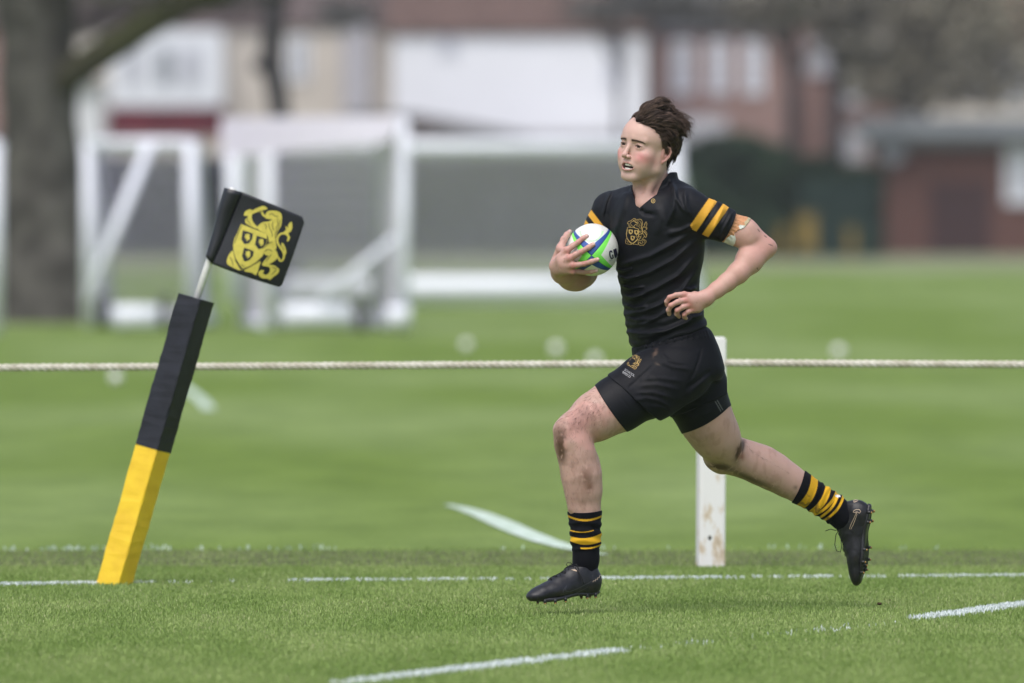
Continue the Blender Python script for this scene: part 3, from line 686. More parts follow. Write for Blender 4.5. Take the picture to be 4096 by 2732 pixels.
# flag surface: u along the fly, v downwards; built from its traced corners with a slight bow in depth
def Z5(x, y): return (780 + x * .3061, 720 + y * .3061)
corn = {'tl': Z5(618, 158), 'tr': Z5(1448, 500), 'br': Z5(1128, 1408), 'bl': Z5(225, 1098)}
def flag_pt(u, v, off=0.0):
    tx = (corn['tl'][0] * (1 - u) + corn['tr'][0] * u, corn['tl'][1] * (1 - u) + corn['tr'][1] * u)
    bx = (corn['bl'][0] * (1 - u) + corn['br'][0] * u, corn['bl'][1] * (1 - u) + corn['br'][1] * u)
    px = tx[0] * (1 - v) + bx[0] * v; py = tx[1] * (1 - v) + bx[1] * v
    py += 5.5 * math.sin(math.pi * u) * (v - .2); px += 1.5 * math.sin(math.pi * v) * u
    dy = -.012 + .03 * u - .012 * math.sin(math.pi * u * 1.1) + .005 * math.sin(4 * v + 3 * u) + off
    return F_(px, py, dy)
NU, NV = 30, 30; v = []; f = []
def cc(u, v_):                                     # clipped outer corners
    c = .07
    if u > 1 - c and v_ < c * .9: u = min(u, 1 - (c - v_) * .75)
    if u > 1 - c and v_ > 1 - c * .6: u = min(u, 1 - (v_ - (1 - c * .6)) * .8)
    return u, v_
for s_ in (0, 1):
    for j in range(NV + 1):
        for i in range(NU + 1):
            u_, w_ = cc(i / NU, j / NV); v.append(flag_pt(u_, w_, .0015 * s_))
N1 = (NU + 1) * (NV + 1)
for j in range(NV):
    for i in range(NU):
        a = j * (NU + 1) + i; f.append((a, a + NU + 1, a + NU + 2, a + 1)); f.append((N1 + a, N1 + a + 1, N1 + a + NU + 2, N1 + a + NU + 1))
rim = [i for i in range(NU + 1)] + [(j + 1) * (NU + 1) + NU for j in range(NV)] + [NV * (NU + 1) + i for i in range(NU - 1, -1, -1)] + [j * (NU + 1) for j in range(NV - 1, 0, -1)]
for k in range(len(rim)):
    a, b2 = rim[k], rim[(k + 1) % len(rim)]; f.append((a, b2, N1 + b2, N1 + a))
fl_o = mesh_obj("flag_cloth", v, f, M_flag, fe_, True)
# sleeve round the pole (flattened tube with an open mouth at the top)
sv = []; sf = []; K = 24; J = 16
c_top = (Z5(390, 100), Z5(622, 160)); c_bot = (Z5(135, 1000), Z5(228, 1100))
for s_ in (0, 1):
    for j in range(J + 1):
        t = j / J; L0 = [c_top[0][i] * (1 - t) + c_bot[0][i] * t for i in (0, 1)]; R0 = [c_top[1][i] * (1 - t) + c_bot[1][i] * t for i in (0, 1)]
        mx = [(L0[i] + R0[i]) / 2 for i in (0, 1)]; hx = [(R0[i] - L0[i]) / 2 for i in (0, 1)]; dep = .024 - .006 * t
        for k in range(K):
            a = 2 * math.pi * k / K; rr = 1 - .06 * s_
            sv.append(F_(mx[0] + hx[0] * math.cos(a) * rr, mx[1] + hx[1] * math.cos(a) * rr, dep * math.sin(a) * rr - .004 + .003 * math.sin(6 * t + a)))
for s_ in (0, 1):
    o_ = s_ * (J + 1) * K
    for j in range(J):
        for k in range(K):
            q_ = (o_ + j * K + k, o_ + j * K + (k + 1) % K, o_ + (j + 1) * K + (k + 1) % K, o_ + (j + 1) * K + k); sf.append(q_ if s_ else q_[::-1])
for k in range(K): sf.append((k, (k + 1) % K, (J + 1) * K + (k + 1) % K, (J + 1) * K + k)); a = J * K; sf.append((a + (k + 1) % K, a + k, (J + 1) * K + a + k, (J + 1) * K + a + (k + 1) % K))
mesh_obj("flag_sleeve", sv, sf, M_flag, fe_, True)

# emblem: a lion holding a shield with three small shields; polygons in one drawing, reused on flag, shirt and shorts
EM = {
 'shield': [(600, 573), (935, 702), (940, 790), (905, 930), (880, 985), (800, 1060), (715, 1112), (622, 1146), (585, 1100), (530, 1010), (500, 910), (499, 830), (515, 760), (560, 670)],
 'arm': [(655, 520), (695, 470), (640, 465), (645, 430), (670, 400), (722, 382), (745, 398), (790, 375), (860, 348), (905, 343), (946, 372), (930, 388), (880, 396), (800, 425), (752, 445), (738, 475), (750, 530), (780, 575), (815, 610), (850, 645), (740, 612), (668, 578)],
 'head': [(915, 465), (935, 425), (965, 405), (1010, 402), (1075, 408), (1128, 445), (1135, 520), (1122, 600), (1085, 660), (1070, 720), (1052, 790), (1062, 880), (1040, 905), (985, 860), (960, 790), (945, 715), (890, 680), (830, 650), (812, 610), (850, 570), (895, 548), (960, 540), (1010, 515), (965, 512), (915, 500), (935, 480)],
 'fore': [(985, 800), (1040, 840), (1055, 900), (1000, 905), (930, 900), (900, 925), (870, 960), (815, 975), (805, 945), (850, 895), (905, 860)],
 'leg': [(880, 920), (960, 905), (1050, 910), (1080, 975), (1078, 1010), (1020, 1065), (965, 1095), (1030, 1110), (1098, 1162), (1078, 1222), (1030, 1255), (975, 1300), (950, 1280), (880, 1275), (832, 1235), (830, 1190), (870, 1165), (905, 1175), (885, 1205), (925, 1232), (968, 1200), (978, 1150), (950, 1125), (885, 1112), (876, 1085), (925, 1020), (960, 985), (920, 975)],
 'scroll': [(492, 915), (440, 975), (415, 1050), (425, 1095), (480, 1125), (560, 1162), (602, 1160), (548, 1075), (510, 985)],
 'foot': [(640, 1172), (715, 1130), (800, 1085), (858, 1055), (835, 1125), (800, 1232), (745, 1200), (690, 1190)],
 'flame': [(1125, 700), (1185, 655), (1178, 600), (1215, 625), (1215, 585), (1262, 545), (1270, 620), (1250, 670), (1215, 700), (1240, 750), (1212, 803), (1195, 790), (1208, 750), (1180, 715)],
 'tailtuft': [(1125, 880), (1130, 815), (1165, 850), (1190, 930), (1178, 975), (1160, 990), (1140, 930)],
}
EM_S = [[(622, 655), (690, 672), (757, 697), (745, 768), (702, 820), (642, 832), (604, 770)], [(803, 722), (868, 742), (937, 768), (925, 830), (880, 880), (830, 897), (782, 838)], [(642, 877), (700, 895), (767, 925), (755, 985), (704, 1040), (645, 1056), (612, 985)]]
EM_T = [[(1085, 1000), (1105, 1050), (1135, 1048), (1158, 1000), (1150, 940), (1112, 880), (1078, 820), (1075, 760), (1105, 710), (1150, 692)], [(872, 400), (880, 440), (905, 470), (930, 478)], [(930, 500), (960, 485), (985, 470)]]
EM_L = [  # dark engraving lines
 [(1000, 430), (1040, 470), (1090, 480)], [(1020, 540), (1010, 600), (1030, 660)], [(1075, 500), (1080, 580), (1050, 640)], [(900, 570), (930, 600), (925, 640)], [(960, 560), (970, 620), (1000, 680), (1010, 740)],
 [(1110, 520), (1090, 620), (1050, 690), (1045, 760)], [(880, 890), (950, 830), (1010, 800)], [(900, 930), (960, 900), (1010, 930)], [(1000, 960), (960, 1010), (920, 1060)], [(660, 560), (720, 600), (800, 640)],
 [(690, 470), (680, 520), (730, 580)], [(450, 1000), (480, 1040), (500, 1110)], [(520, 1030), (560, 1100), (610, 1160), (700, 1130), (780, 1085), (850, 1045)], [(1000, 1130), (1060, 1160), (1000, 1230)], [(1140, 870), (1160, 920)], [(970, 450), (1000, 445)],
 [(612, 590), (560, 700), (512, 830)], [(600, 1090), (640, 1120)], [(1075, 660), (1050, 800)], [(890, 410), (830, 425)]]
def mini_lion(sh, s=1.0):
    cx = sum(p[0] for p in sh) / len(sh); cy = sum(p[1] for p in sh) / len(sh)
    base = [(-38, -48), (-12, -38), (2, -52), (28, -45), (45, -25), (30, -12), (48, 5), (30, 22), (38, 40), (12, 32), (4, 52), (-14, 40), (-2, 20), (-32, 24), (-22, 4), (-48, -8), (-24, -20)]
    return [(cx + x * .82 * s, cy + y * .95 * s) for x, y in base]
from mathutils.geometry import tessellate_polygon
def emb_polys(place, off0, polys, step=.0004):
    """fill polygons -> mesh data via place((x,y),offset)"""
    v = []; f = []
    for k, poly in enumerate(polys):
        # subdivide edges so the print follows the cloth
        P2 = []
        for i in range(len(poly)):
            a, b2 = poly[i], poly[(i + 1) % len(poly)]; n_ = 2
            for j in range(n_): P2.append((a[0] + (b2[0] - a[0]) * j / n_, a[1] + (b2[1] - a[1]) * j / n_))
        tri = tessellate_polygon([[Vector((x, y, 0)) for x, y in P2]])
        tl_ = [tuple(t) for t in tri]; mids = {}
        for _ in range(2):
            nt_ = []
            for a, b2, c in tl_:
                def mid(i, j):
                    k_ = (min(i, j), max(i, j))
                    if k_ not in mids: mids[k_] = len(P2); P2.append(((P2[i][0] + P2[j][0]) / 2, (P2[i][1] + P2[j][1]) / 2))
                    return mids[k_]
                m1, m2, m3 = mid(a, b2), mid(b2, c), mid(c, a); nt_ += [(a, m1, m3), (m1, b2, m2), (m3, m2, c), (m1, m2, m3)]
            tl_ = nt_
        bs = len(v); v += [place(p, off0) for p in P2]; f += [tuple(bs + i for i in t) for t in tl_]
    return v, f
def stroke_poly(pts, w):
    L_, R_ = [], []
    n_ = len(pts); wl = w if isinstance(w, list) else [w * (1 if 0 < i < n_ - 1 else .5) for i in range(n_)]
    for i, p in enumerate(pts):
        a = pts[max(0, i - 1)]; b2 = pts[min(n_ - 1, i + 1)]; dx, dy = b2[0] - a[0], b2[1] - a[1]; l = math.hypot(dx, dy) or 1
        nx, ny = -dy / l * wl[i] / 2, dx / l * wl[i] / 2; L_.append((p[0] + nx, p[1] + ny)); R_.append((p[0] - nx, p[1] - ny))
    return L_ + R_[::-1]
def stroke_quads(place, off, strokes, w):
    v = []; f = []
    for pts in strokes:
        q = stroke_poly(pts, w); n_ = len(pts); bs = len(v); v += [place(p, off) for p in q]
        for i in range(n_ - 1): f.append((bs + i, bs + i + 1, bs + 2 * n_ - 2 - i, bs + 2 * n_ - 1 - i))
    return v, f
def smooth_path(pts, closed=False, k=3):
    P_ = [Vector((p[0], p[1], 0)) for p in pts]; out = []; n_ = len(P_)
    rng = range(n_ if closed else n_ - 1)
    for i in rng:
        p0 = P_[(i - 1) % n_] if (closed or i > 0) else P_[i]; p1 = P_[i]; p2 = P_[(i + 1) % n_]; p3 = P_[(i + 2) % n_] if (closed or i < n_ - 2) else p2
        for j in range(k):
            t = j / k; q = .5 * ((2 * p1) + (p2 - p0) * t + (2 * p0 - 5 * p1 + 4 * p2 - p3) * t * t + (3 * p1 - p0 - 3 * p2 + p3) * t ** 3); out.append((q.x, q.y))
    if not closed: out.append((P_[-1].x, P_[-1].y))
    return out
# invert bilinear roughly: zoom px -> (u,v) on flag by affine frame
def z5_uv(p):
    x, y = Z5(*p); tlx, tly = corn['tl']; ex = (corn['tr'][0] - tlx, corn['tr'][1] - tly); ey = (corn['bl'][0] - tlx, corn['bl'][1] - tly)
    u_, v_ = 0.5, 0.5
    for _ in range(6):     # newton on the bilinear patch
        X = [corn['tl'][i] * (1 - u_) * (1 - v_) + corn['tr'][i] * u_ * (1 - v_) + corn['bl'][i] * (1 - u_) * v_ + corn['br'][i] * u_ * v_ for i in (0, 1)]
        du = [(corn['tr'][i] - corn['tl'][i]) * (1 - v_) + (corn['br'][i] - corn['bl'][i]) * v_ for i in (0, 1)]
        dv = [(corn['bl'][i] - corn['tl'][i]) * (1 - u_) + (corn['br'][i] - corn['tr'][i]) * u_ for i in (0, 1)]
        D = du[0] * dv[1] - du[1] * dv[0]; rx, ry = x - X[0], y - X[1]
        u_ += (rx * dv[1] - ry * dv[0]) / D; v_ += (du[0] * ry - du[1] * rx) / D
    return u_, v_
def place_flag(p, off):
    u_, v_ = z5_uv(p); return flag_pt(u_, v_, -off)
def join(parts):
    v = []; f = []
    for a, b2 in parts:
        n_ = len(v); v += a; f += [tuple(i + n_ for i in q) for q in b2]
    return v, f
fills = [smooth_path(EM[k], True, 2) if k != 'shield' else EM[k] for k in EM]
v1, f1 = emb_polys(place_flag, .0016, fills); v2, f2 = stroke_quads(place_flag, .0017, [smooth_path(s_) for s_ in EM_T], 26)
v3, f3 = emb_polys(place_flag, .0026, [mini_lion(s_) for s_ in EM_S])
v, f = join([(v1, f1), (v2, f2), (v3, f3)])
mesh_obj("lion_emblem", v, f, M_gold, fl_o)
v1, f1 = emb_polys(place_flag, .0021, EM_S); v2, f2 = stroke_quads(place_flag, .0021, [smooth_path(s_) for s_ in EM_L], 12)
mesh_obj("emblem_shields", v1, f1, M_flag, fl_o); mesh_obj("emblem_lines", v2, f2, M_goldd, fl_o)
# ================================================================== implicit-surface modeller for the runner
F32 = np.float32
def V3(v): return np.array([v[0], v[1], v[2]], dtype=np.float64)
def q(px, py, dy=0.0):
    """runner space: world with y measured from the plane DP"""
    p = B(px, py, dy); return np.array([p.x, p.y - DP, p.z])
class RC:                                              # round cone
    def __init__(s, a, b, ra, rb, k=0.0, sub=False): s.a, s.b, s.ra, s.rb, s.k, s.sub = V3(a), V3(b), ra, rb, k, sub
    def d(s, p):
        a, b = s.a, s.b; ba = b - a; l2 = float(ba @ ba)
        if l2 < 1e-12: return np.linalg.norm(p - a, axis=-1) - s.ra
        rr = s.ra - s.rb; a2 = l2 - rr * rr; il2 = 1 / l2
        if a2 <= 0:
            c, r = (a, s.ra) if s.ra > s.rb else (b, s.rb); return np.linalg.norm(p - c, axis=-1) - r
        pa = p - a; y = pa @ ba; z = y - l2
        pap = (pa * pa).sum(-1); x2 = np.maximum(pap * l2 - y * y, 0) * l2
        y2 = y * y * l2; z2 = z * z * l2; k = np.sign(rr) * rr * rr * x2
        mid = (np.sqrt(x2 * a2 * il2) + y * rr) * il2 - s.ra
        r = np.where(np.sign(y) * a2 * y2 < k, np.sqrt(x2 + y2) * il2 - s.ra, mid)
        return np.where(np.sign(z) * a2 * z2 > k, np.sqrt(x2 + z2) * il2 - s.rb, r)
class EL:                                              # ellipsoid, R rows = local axes
    def __init__(s, c, r, R=None, k=0.0, sub=False): s.c, s.r, s.R, s.k, s.sub = V3(c), np.array(r, float), (np.eye(3) if R is None else np.array(R, float)), k, sub
    def d(s, p):
        l = (p - s.c) @ s.R.T; k0 = np.linalg.norm(l / s.r, axis=-1); k1 = np.linalg.norm(l / (s.r * s.r), axis=-1)
        return k0 * (k0 - 1) / np.maximum(k1, 1e-9)
class LOFT:                                            # stack of ellipses along z
    def __init__(s, keys, ax, ay, k=0.0, sub=False):
        K = np.array(keys, float); K = K[np.argsort(K[:, 0])]; s.z0, s.z1 = K[0, 0], K[-1, 0]
        zz = np.linspace(s.z0, s.z1, 60); s.zz = zz; s.t = []
        for i in range(1, K.shape[1]):
            y = np.interp(zz, K[:, 0], K[:, i]); yy = np.concatenate([[y[0]] * 4, y, [y[-1]] * 4]); y = np.convolve(yy, np.ones(9) / 9, 'valid'); s.t.append(y)
        s.ax, s.ay, s.k, s.sub = np.array(ax), np.array(ay), k, sub
    def d(s, p):
        z = p[..., 2]; cx, cy, a, b = [np.interp(z, s.zz, t) for t in s.t]
        dx = p[..., 0] - cx; dy = p[..., 1] - cy
        l = dx * s.ax[0] + dy * s.ax[1]; f = dx * s.ay[0] + dy * s.ay[1]
        k0 = np.sqrt((l / a) ** 2 + (f / b) ** 2); k1 = np.sqrt((l / a ** 2) ** 2 + (f / b ** 2) ** 2)
        d = k0 * (k0 - 1) / np.maximum(k1, 1e-6)
        cap = np.maximum(z - s.z1, s.z0 - z) ; R = .02
        u = np.maximum(d + R, 0); v = np.maximum(cap + R, 0)
        return np.minimum(np.maximum(d + R, cap + R), 0) + np.sqrt(u * u + v * v) - R
class FN:
    def __init__(s, f, k=0.0, op='cut'): s.f, s.k, s.sub = f, k, op
    def d(s, p): return s.f(p)
def plane(c, n, k=0.0):
    c = V3(c); n = V3(n); n = n / np.linalg.norm(n); return FN(lambda p: (p - c) @ n, k, 'cut')
def comb(r, d, k, sub):
    if sub is True: d = -d
    if sub:                                             # subtract or intersect
        if k <= 0: return np.maximum(r, d)
        h = np.maximum(k - np.abs(r - d), 0); return np.maximum(r, d) + h * h / (4 * k)
    if k <= 0: return np.minimum(r, d)
    h = np.maximum(k - np.abs(r - d), 0); return np.minimum(r, d) - h * h / (4 * k)
class NODE:
    def __init__(s, ch, k=0.0, sub=False, disp=None): s.ch, s.k, s.sub, s.disp = ch, k, sub, disp
    def d(s, p):
        r = np.full(p.shape[:-1], 10.0)
        for c in s.ch: r = comb(r, c.d(p), c.k, c.sub)
        return r + s.disp(p) if s.disp is not None else r

def axis(lo, hi, h, fine=None):
    """grid coordinates with spacing h, finer inside fine=(a,b,hf)"""
    if not fine: return np.linspace(lo, hi, int(math.ceil((hi - lo) / h)) + 1)
    out = [lo]; x = lo
    while x < hi:
        a, b, hf = fine
        if x < a: w = min(1, (a - x) / .03)
        elif x > b: w = min(1, (x - b) / .03)
        else: w = 0
        x += hf + (h - hf) * w; out.append(x)
    return np.array(out)

def polygonise(node, X, Y, Z, Bs=14):
    """surface nets on a sparse rectilinear grid; returns vertices, quads"""
    nx, ny, nz = len(X) - 1, len(Y) - 1, len(Z) - 1
    bx, by, bz = [np.arange(0, n, Bs) for n in (nx, ny, nz)]
    I, J, K = np.meshgrid(bx, by, bz, indexing='ij'); I, J, K = I.ravel(), J.ravel(), K.ravel()
    I2, J2, K2 = np.minimum(I + Bs, nx), np.minimum(J + Bs, ny), np.minimum(K + Bs, nz)
    C = np.stack([(X[I] + X[I2]) / 2, (Y[J] + Y[J2]) / 2, (Z[K] + Z[K2]) / 2], 1)
    H = np.stack([X[I2] - X[I], Y[J2] - Y[J], Z[K2] - Z[K]], 1); hd = np.linalg.norm(H, axis=1) / 2
    Dp = [c.d(C) for c in node.ch]
    r = np.full(len(C), 10.0)
    for c, d in zip(node.ch, Dp): r = comb(r, d, c.k, c.sub)
    act = np.where(np.abs(r) < hd * 1.7 + .012)[0]
    Dp = np.array(Dp)
    vid, vpos, qa = [], [], []
    nyz = (ny + 1) * (nz + 1)
    def gid(i, j, k): return i.astype(np.int64) * nyz + j * (nz + 1) + k
    for b in act:
        i0, i1, j0, j1, k0, k1 = I[b], I2[b], J[b], J2[b], K[b], K2[b]
        # include one extra corner layer at the far side so that owned edges can be tested
        xs_, ys_, zs_ = X[i0:i1 + 1], Y[j0:j1 + 1], Z[k0:k1 + 1]
        g = np.stack(np.meshgrid(xs_, ys_, zs_, indexing='ij'), -1)
        rb = r[b]; ch = []
        for c, dd in zip(node.ch, Dp[:, b]):
            if c.sub is True or c.sub == 'cut':
                dv = dd if c.sub is True else -dd
                if dv < hd[b] * 1.8 + c.k + .012 + max(0, -rb) * 0: ch.append(c)
            else:
                if dd - hd[b] * 1.3 < rb + hd[b] * 1.3 + .035 + c.k: ch.append(c)
        sub = NODE(ch, disp=node.disp); s = sub.d(g)
        ins = s < 0
        cnt = ins[:-1, :-1, :-1].astype(np.int8)
        cnt = cnt + ins[1:, :-1, :-1] + ins[:-1, 1:, :-1] + ins[:-1, :-1, 1:] + ins[1:, 1:, :-1] + ins[1:, :-1, 1:] + ins[:-1, 1:, 1:] + ins[1:, 1:, 1:]
        ci, cj, ck = np.where((cnt > 0) & (cnt < 8))
        if len(ci) == 0: continue
        acc = np.zeros((len(ci), 3)); n_ = np.zeros(len(ci))
        cr_ = [(a, b2, c) for a in (0, 1) for b2 in (0, 1) for c in (0, 1)]
        for p0 in cr_:
            for ax_ in range(3):
                if p0[ax_]: continue
                p1 = list(p0); p1[ax_] = 1
                s0 = s[ci + p0[0], cj + p0[1], ck + p0[2]]; s1 = s[ci + p1[0], cj + p1[1], ck + p1[2]]
                m_ = (s0 < 0) != (s1 < 0)
                t = np.where(m_, s0 / np.where(m_, s0 - s1, 1), 0)
                A = g[ci + p0[0], cj + p0[1], ck + p0[2]]; D_ = g[ci + p1[0], cj + p1[1], ck + p1[2]] - A
                acc += (A + D_ * t[:, None]) * m_[:, None]; n_ += m_
        v = acc / n_[:, None]
        # one Newton step on the field
        e = 4e-4; d0 = sub.d(v); G = np.stack([sub.d(v + np.eye(3)[a] * e) - d0 for a in range(3)], 1) / e
        gn = np.maximum((G * G).sum(1), .05); st = -G * (d0 / gn)[:, None]
        l = np.linalg.norm(st, axis=1); mx = .6 * np.min([xs_[1] - xs_[0], zs_[1] - zs_[0]]); st *= np.minimum(1, mx / np.maximum(l, 1e-9))[:, None]
        vid.append(gid(ci + i0, cj + j0, ck + k0)); vpos.append(v + st)
        ni, nj, nk = i1 - i0, j1 - j0, k1 - k0
        lo = ins[:ni, :nj, :nk]
        for ax_, nb in ((0, ins[1:ni + 1, :nj, :nk]), (1, ins[:ni, 1:nj + 1, :nk]), (2, ins[:ni, :nj, 1:nk + 1])):
            a, b2, c = np.where(lo != nb); sg = lo[a, b2, c]
            a, b2, c = a + i0, b2 + j0, c + k0
            if ax_ == 0: ids = [gid(a, b2 - 1, c - 1), gid(a, b2, c - 1), gid(a, b2, c), gid(a, b2 - 1, c)]
            elif ax_ == 1: ids = [gid(a - 1, b2, c - 1), gid(a - 1, b2, c), gid(a, b2, c), gid(a, b2, c - 1)]
            else: ids = [gid(a - 1, b2 - 1, c), gid(a, b2 - 1, c), gid(a, b2, c), gid(a - 1, b2, c)]
            qd = np.stack(ids, 1); qd[~sg] = qd[~sg][:, ::-1]; qa.append(qd)
    vid = np.concatenate(vid); vpos = np.concatenate(vpos); Q = np.concatenate(qa)
    o = np.argsort(vid); vid, vpos = vid[o], vpos[o]
    ix = np.searchsorted(vid, Q); ix = np.minimum(ix, len(vid) - 1); ok = (vid[ix] == Q).all(1); ix = ix[ok]
    return vpos, ix

def sdf_mesh(name, node, lo, hi, h, material, parent, color=None, fines=(None, None, None), keep_main=True):
    X, Y, Z = [axis(lo[a], hi[a], h, fines[a]) for a in range(3)]
    v, f = polygonise(node, X, Y, Z)
    me = bpy.data.meshes.new(name); w = v.copy(); org = V3(parent_org)
    w = v + np.array([0, DP, 0]) - org
    me.vertices.add(len(w)); me.vertices.foreach_set('co', w.astype(F32).ravel())
    me.loops.add(4 * len(f)); me.loops.foreach_set('vertex_index', f.ravel().astype(np.int32)); me.polygons.add(len(f)); me.polygons.foreach_set('loop_start', np.arange(len(f)) * 4)
    me.update(calc_edges=True); me.polygons.foreach_set('use_smooth', [True] * len(f))
    if keep_main:                                        # drop stray specks
        bm = bmesh.new(); bm.from_mesh(me); seen = set(); best = None; isl = []
        bm.verts.ensure_lookup_table()
        for s_ in bm.verts:
            if s_.index in seen: continue
            st = [s_]; seen.add(s_.index); L_ = []
            while st:
                x = st.pop(); L_.append(x)
                for e in x.link_edges:
                    o_ = e.other_vert(x)
                    if o_.index not in seen: seen.add(o_.index); st.append(o_)
            isl.append(L_)
        mxl = max(len(l) for l in isl); dele = [x for l in isl if len(l) < mxl for x in l]
        if dele: bmesh.ops.delete(bm, geom=dele, context='VERTS')
        bm.to_mesh(me); bm.free()
        n_ = len(me.vertices); c_ = np.empty(n_ * 3, F32); me.vertices.foreach_get('co', c_); v = c_.reshape(-1, 3).astype(float) + org - np.array([0, DP, 0])
    if color is not None:
        nn = np.empty(len(v) * 3, F32); me.vertices.foreach_get('normal', nn)
        c = color(v, nn.reshape(-1, 3)); c = np.concatenate([c, np.ones((len(c), 1))], 1)
        a = me.color_attributes.new('Col', 'FLOAT_COLOR', 'POINT'); a.data.foreach_set('color', c.astype(F32).ravel())
    me.materials.append(material); o = bpy.data.objects.new(name, me); COL.objects.link(o)
    o.parent = parent
    return o
# numpy value noise
_rt = np.random.RandomState(11).rand(64, 64, 64)
def vn(p, sc):
    x = p * sc + 137.3; i = np.floor(x).astype(int); f = x - i; f = f * f * (3 - 2 * f); i &= 63; j = (i + 1) & 63
    r = 0
    for a in (0, 1):
        for b in (0, 1):
            for c in (0, 1):
                w = (f[..., 0] if a else 1 - f[..., 0]) * (f[..., 1] if b else 1 - f[..., 1]) * (f[..., 2] if c else 1 - f[..., 2])
                r = r + w * _rt[(j if a else i)[..., 0], (j if b else i)[..., 1], (j if c else i)[..., 2]]
    return r
def fbm(p, sc, o=3):
    r = 0; w = 0
    for k in range(o): r = r + vn(p, sc * 2 ** k) * .5 ** k; w += .5 ** k
    return r / w
def to_px(v):
    """photo pixel of runner-space points"""
    X_, Y_, Z_ = v[..., 0], v[..., 1] + DP, v[..., 2] - HCAM
    fw = Y_ * _cp - Z_ * _sp; u_ = Y_ * _sp + Z_ * _cp
    return np.stack([2048 + X_ / fw * FPX, 1366 - u_ / fw * FPX], -1)
def seg_dist(P2, a, b):
    a, b = np.array(a, float), np.array(b, float); ab = b - a; t = np.clip(((P2 - a) @ ab) / (ab @ ab), 0, 1)
    return np.linalg.norm(P2 - a - t[..., None] * ab, axis=-1), t
def sstep(a, b, x): t = np.clip((x - a) / (b - a), 0, 1); return t * t * (3 - 2 * t)
def folds(curves, z1=None):
    """ridges and grooves of cloth: curve points in photo px, amplitude (m), half width (px)"""
    def f(p):
        P2 = to_px(p); r = np.zeros(p.shape[:-1])
        for pts, amp, w in curves:
            pts_ = np.array(pts, float); lo_ = pts_.min(0) - 3 * w; hi_ = pts_.max(0) + 3 * w
            if (P2[..., 0].max() < lo_[0] or P2[..., 0].min() > hi_[0] or P2[..., 1].max() < lo_[1] or P2[..., 1].min() > hi_[1]): continue
            best = None; n_ = len(pts) - 1
            for i in range(n_):
                d_, t = seg_dist(P2, pts[i], pts[i + 1]); tt = (i + t) / n_; val = np.exp(-(d_ / w) ** 2) * (np.clip(np.minimum(tt, 1 - tt) * 5, 0.15, 1))
                best = val if best is None else np.maximum(best, val)
            r = r - amp * best
        return r
    return f

person = empty("person", (B(2640, 1366, 0).x, DP, 0.0)); parent_org = person.location.copy()
tag(person, "young man sprinting in black and gold rugby kit with the ball in his right arm", "person")

# ------------------------------------------------------------------ head frame
yaw = math.radians(42); rl = math.radians(11)
def roll(v): return np.array([v[0] * math.cos(rl) + v[2] * math.sin(rl), v[1], -v[0] * math.sin(rl) + v[2] * math.cos(rl)])
HF = roll((-math.sin(yaw), -math.cos(yaw), 0)); HL = roll((math.cos(yaw), -math.sin(yaw), 0)); HU = roll((0, 0, 1))
HR = np.array([HL, HF, HU])
HC = q(2527, 579, -.155) - HF * .075
def hp(x, y, z): return HC + HL * x + HF * y + HU * z
def to_h(v): return (v - HC) @ HR.T
def hE(c, r, k=0.0, sub=False, tilt=0): return EL(hp(*c), r, HR, k, sub)
def hR(a, b, ra, rb, k=0.0, sub=False): return RC(hp(*a), hp(*b), ra, rb, k, sub)
head = [hE((0, -.012, .040), (.077, .097, .079)), hE((0, .010, .030), (.0745, .083, .060), .02), hE((0, .018, -.028), (.0655, .064, .062), .02),
        hE((0, .030, -.068), (.047, .046, .036), .02)]
for s_ in (-1, 1):
    head += [hR((s_ * .060, -.002, -.018), (s_ * .051, .002, -.062), .014, .017, .02), hR((s_ * .050, .002, -.064), (s_ * .019, .055, -.099), .017, .0145, .016),
             hE((s_ * .042, .053, -.026), (.022, .020, .016), .022), hE((s_ * .036, .046, -.054), (.022, .024, .028), .024)]
head += [hE((0, .061, -.1010), (.021, .0140, .0150), .014), hE((0, .0645, -.060), (.029, .020, .024), .014)]
for s_ in (-1, 1): head += [hR((s_ * .012, .0815, .020), (s_ * .045, .067, .0185), .0085, .0085, .012)]
for s_ in (-1, 1):
    head += [hE((s_ * .033, .091, .0000), (.0165, .0140, .0090), .007, True), hE((s_ * .0325, .0675, -.003), (.0160, .0148, .0125), .006),
             hR((s_ * .020, .0800, .0035), (s_ * .0325, .0826, .0052), .0013, .0016, .002), hR((s_ * .0325, .0826, .0052), (s_ * .0455, .0760, .0010), .0016, .0013, .002),
             hE((s_ * .0325, .0835, -.0028), (.0122, .0090, .0033), .0008, True)]
head += [hR((0, .081, .012), (0, .0965, -.030), .0062, .0075, .010), hE((0, .0985, -.0355), (.0088, .0085, .0078), .005)]
for s_ in (-1, 1): head += [hE((s_ * .0325, .0665, -.0430), (.0135, .0110, .0115), .009)]
for s_ in (-1, 1):
    head += [hE((s_ * .0108, .0905, -.0395), (.0060, .0085, .0062), .004), hE((s_ * .0064, .0960, -.0460), (.0036, .0060, .0036), .0015, True)]
UL0 = [(-.0225, .0735, -.0655), (-.0115, .0825, -.0622), (-.004, .0850, -.0610), (0, .0850, -.0616), (.004, .0850, -.0610), (.0135, .0820, -.0620), (.0325, .0685, -.0670)]
LL0 = [(-.0225, .0735, -.0675), (-.0120, .0805, -.0818), (0, .0825, -.0848), (.0150, .0795, -.0825), (.0325, .0685, -.0685)]
UL = [(a, b, c + .003) for a, b, c in UL0]; LL = [(a, b, c + .003) for a, b, c in LL0]
for i in range(len(UL) - 1): head.append(hR(UL[i], UL[i + 1], .0030, .0030, .003))
for i in range(len(LL) - 1): head.append(hR(LL[i], LL[i + 1], .0034, .0034, .003))
head += [hE((.0030, .0800, -.0700), (.0232, .0240, .0095), .0015, True)]
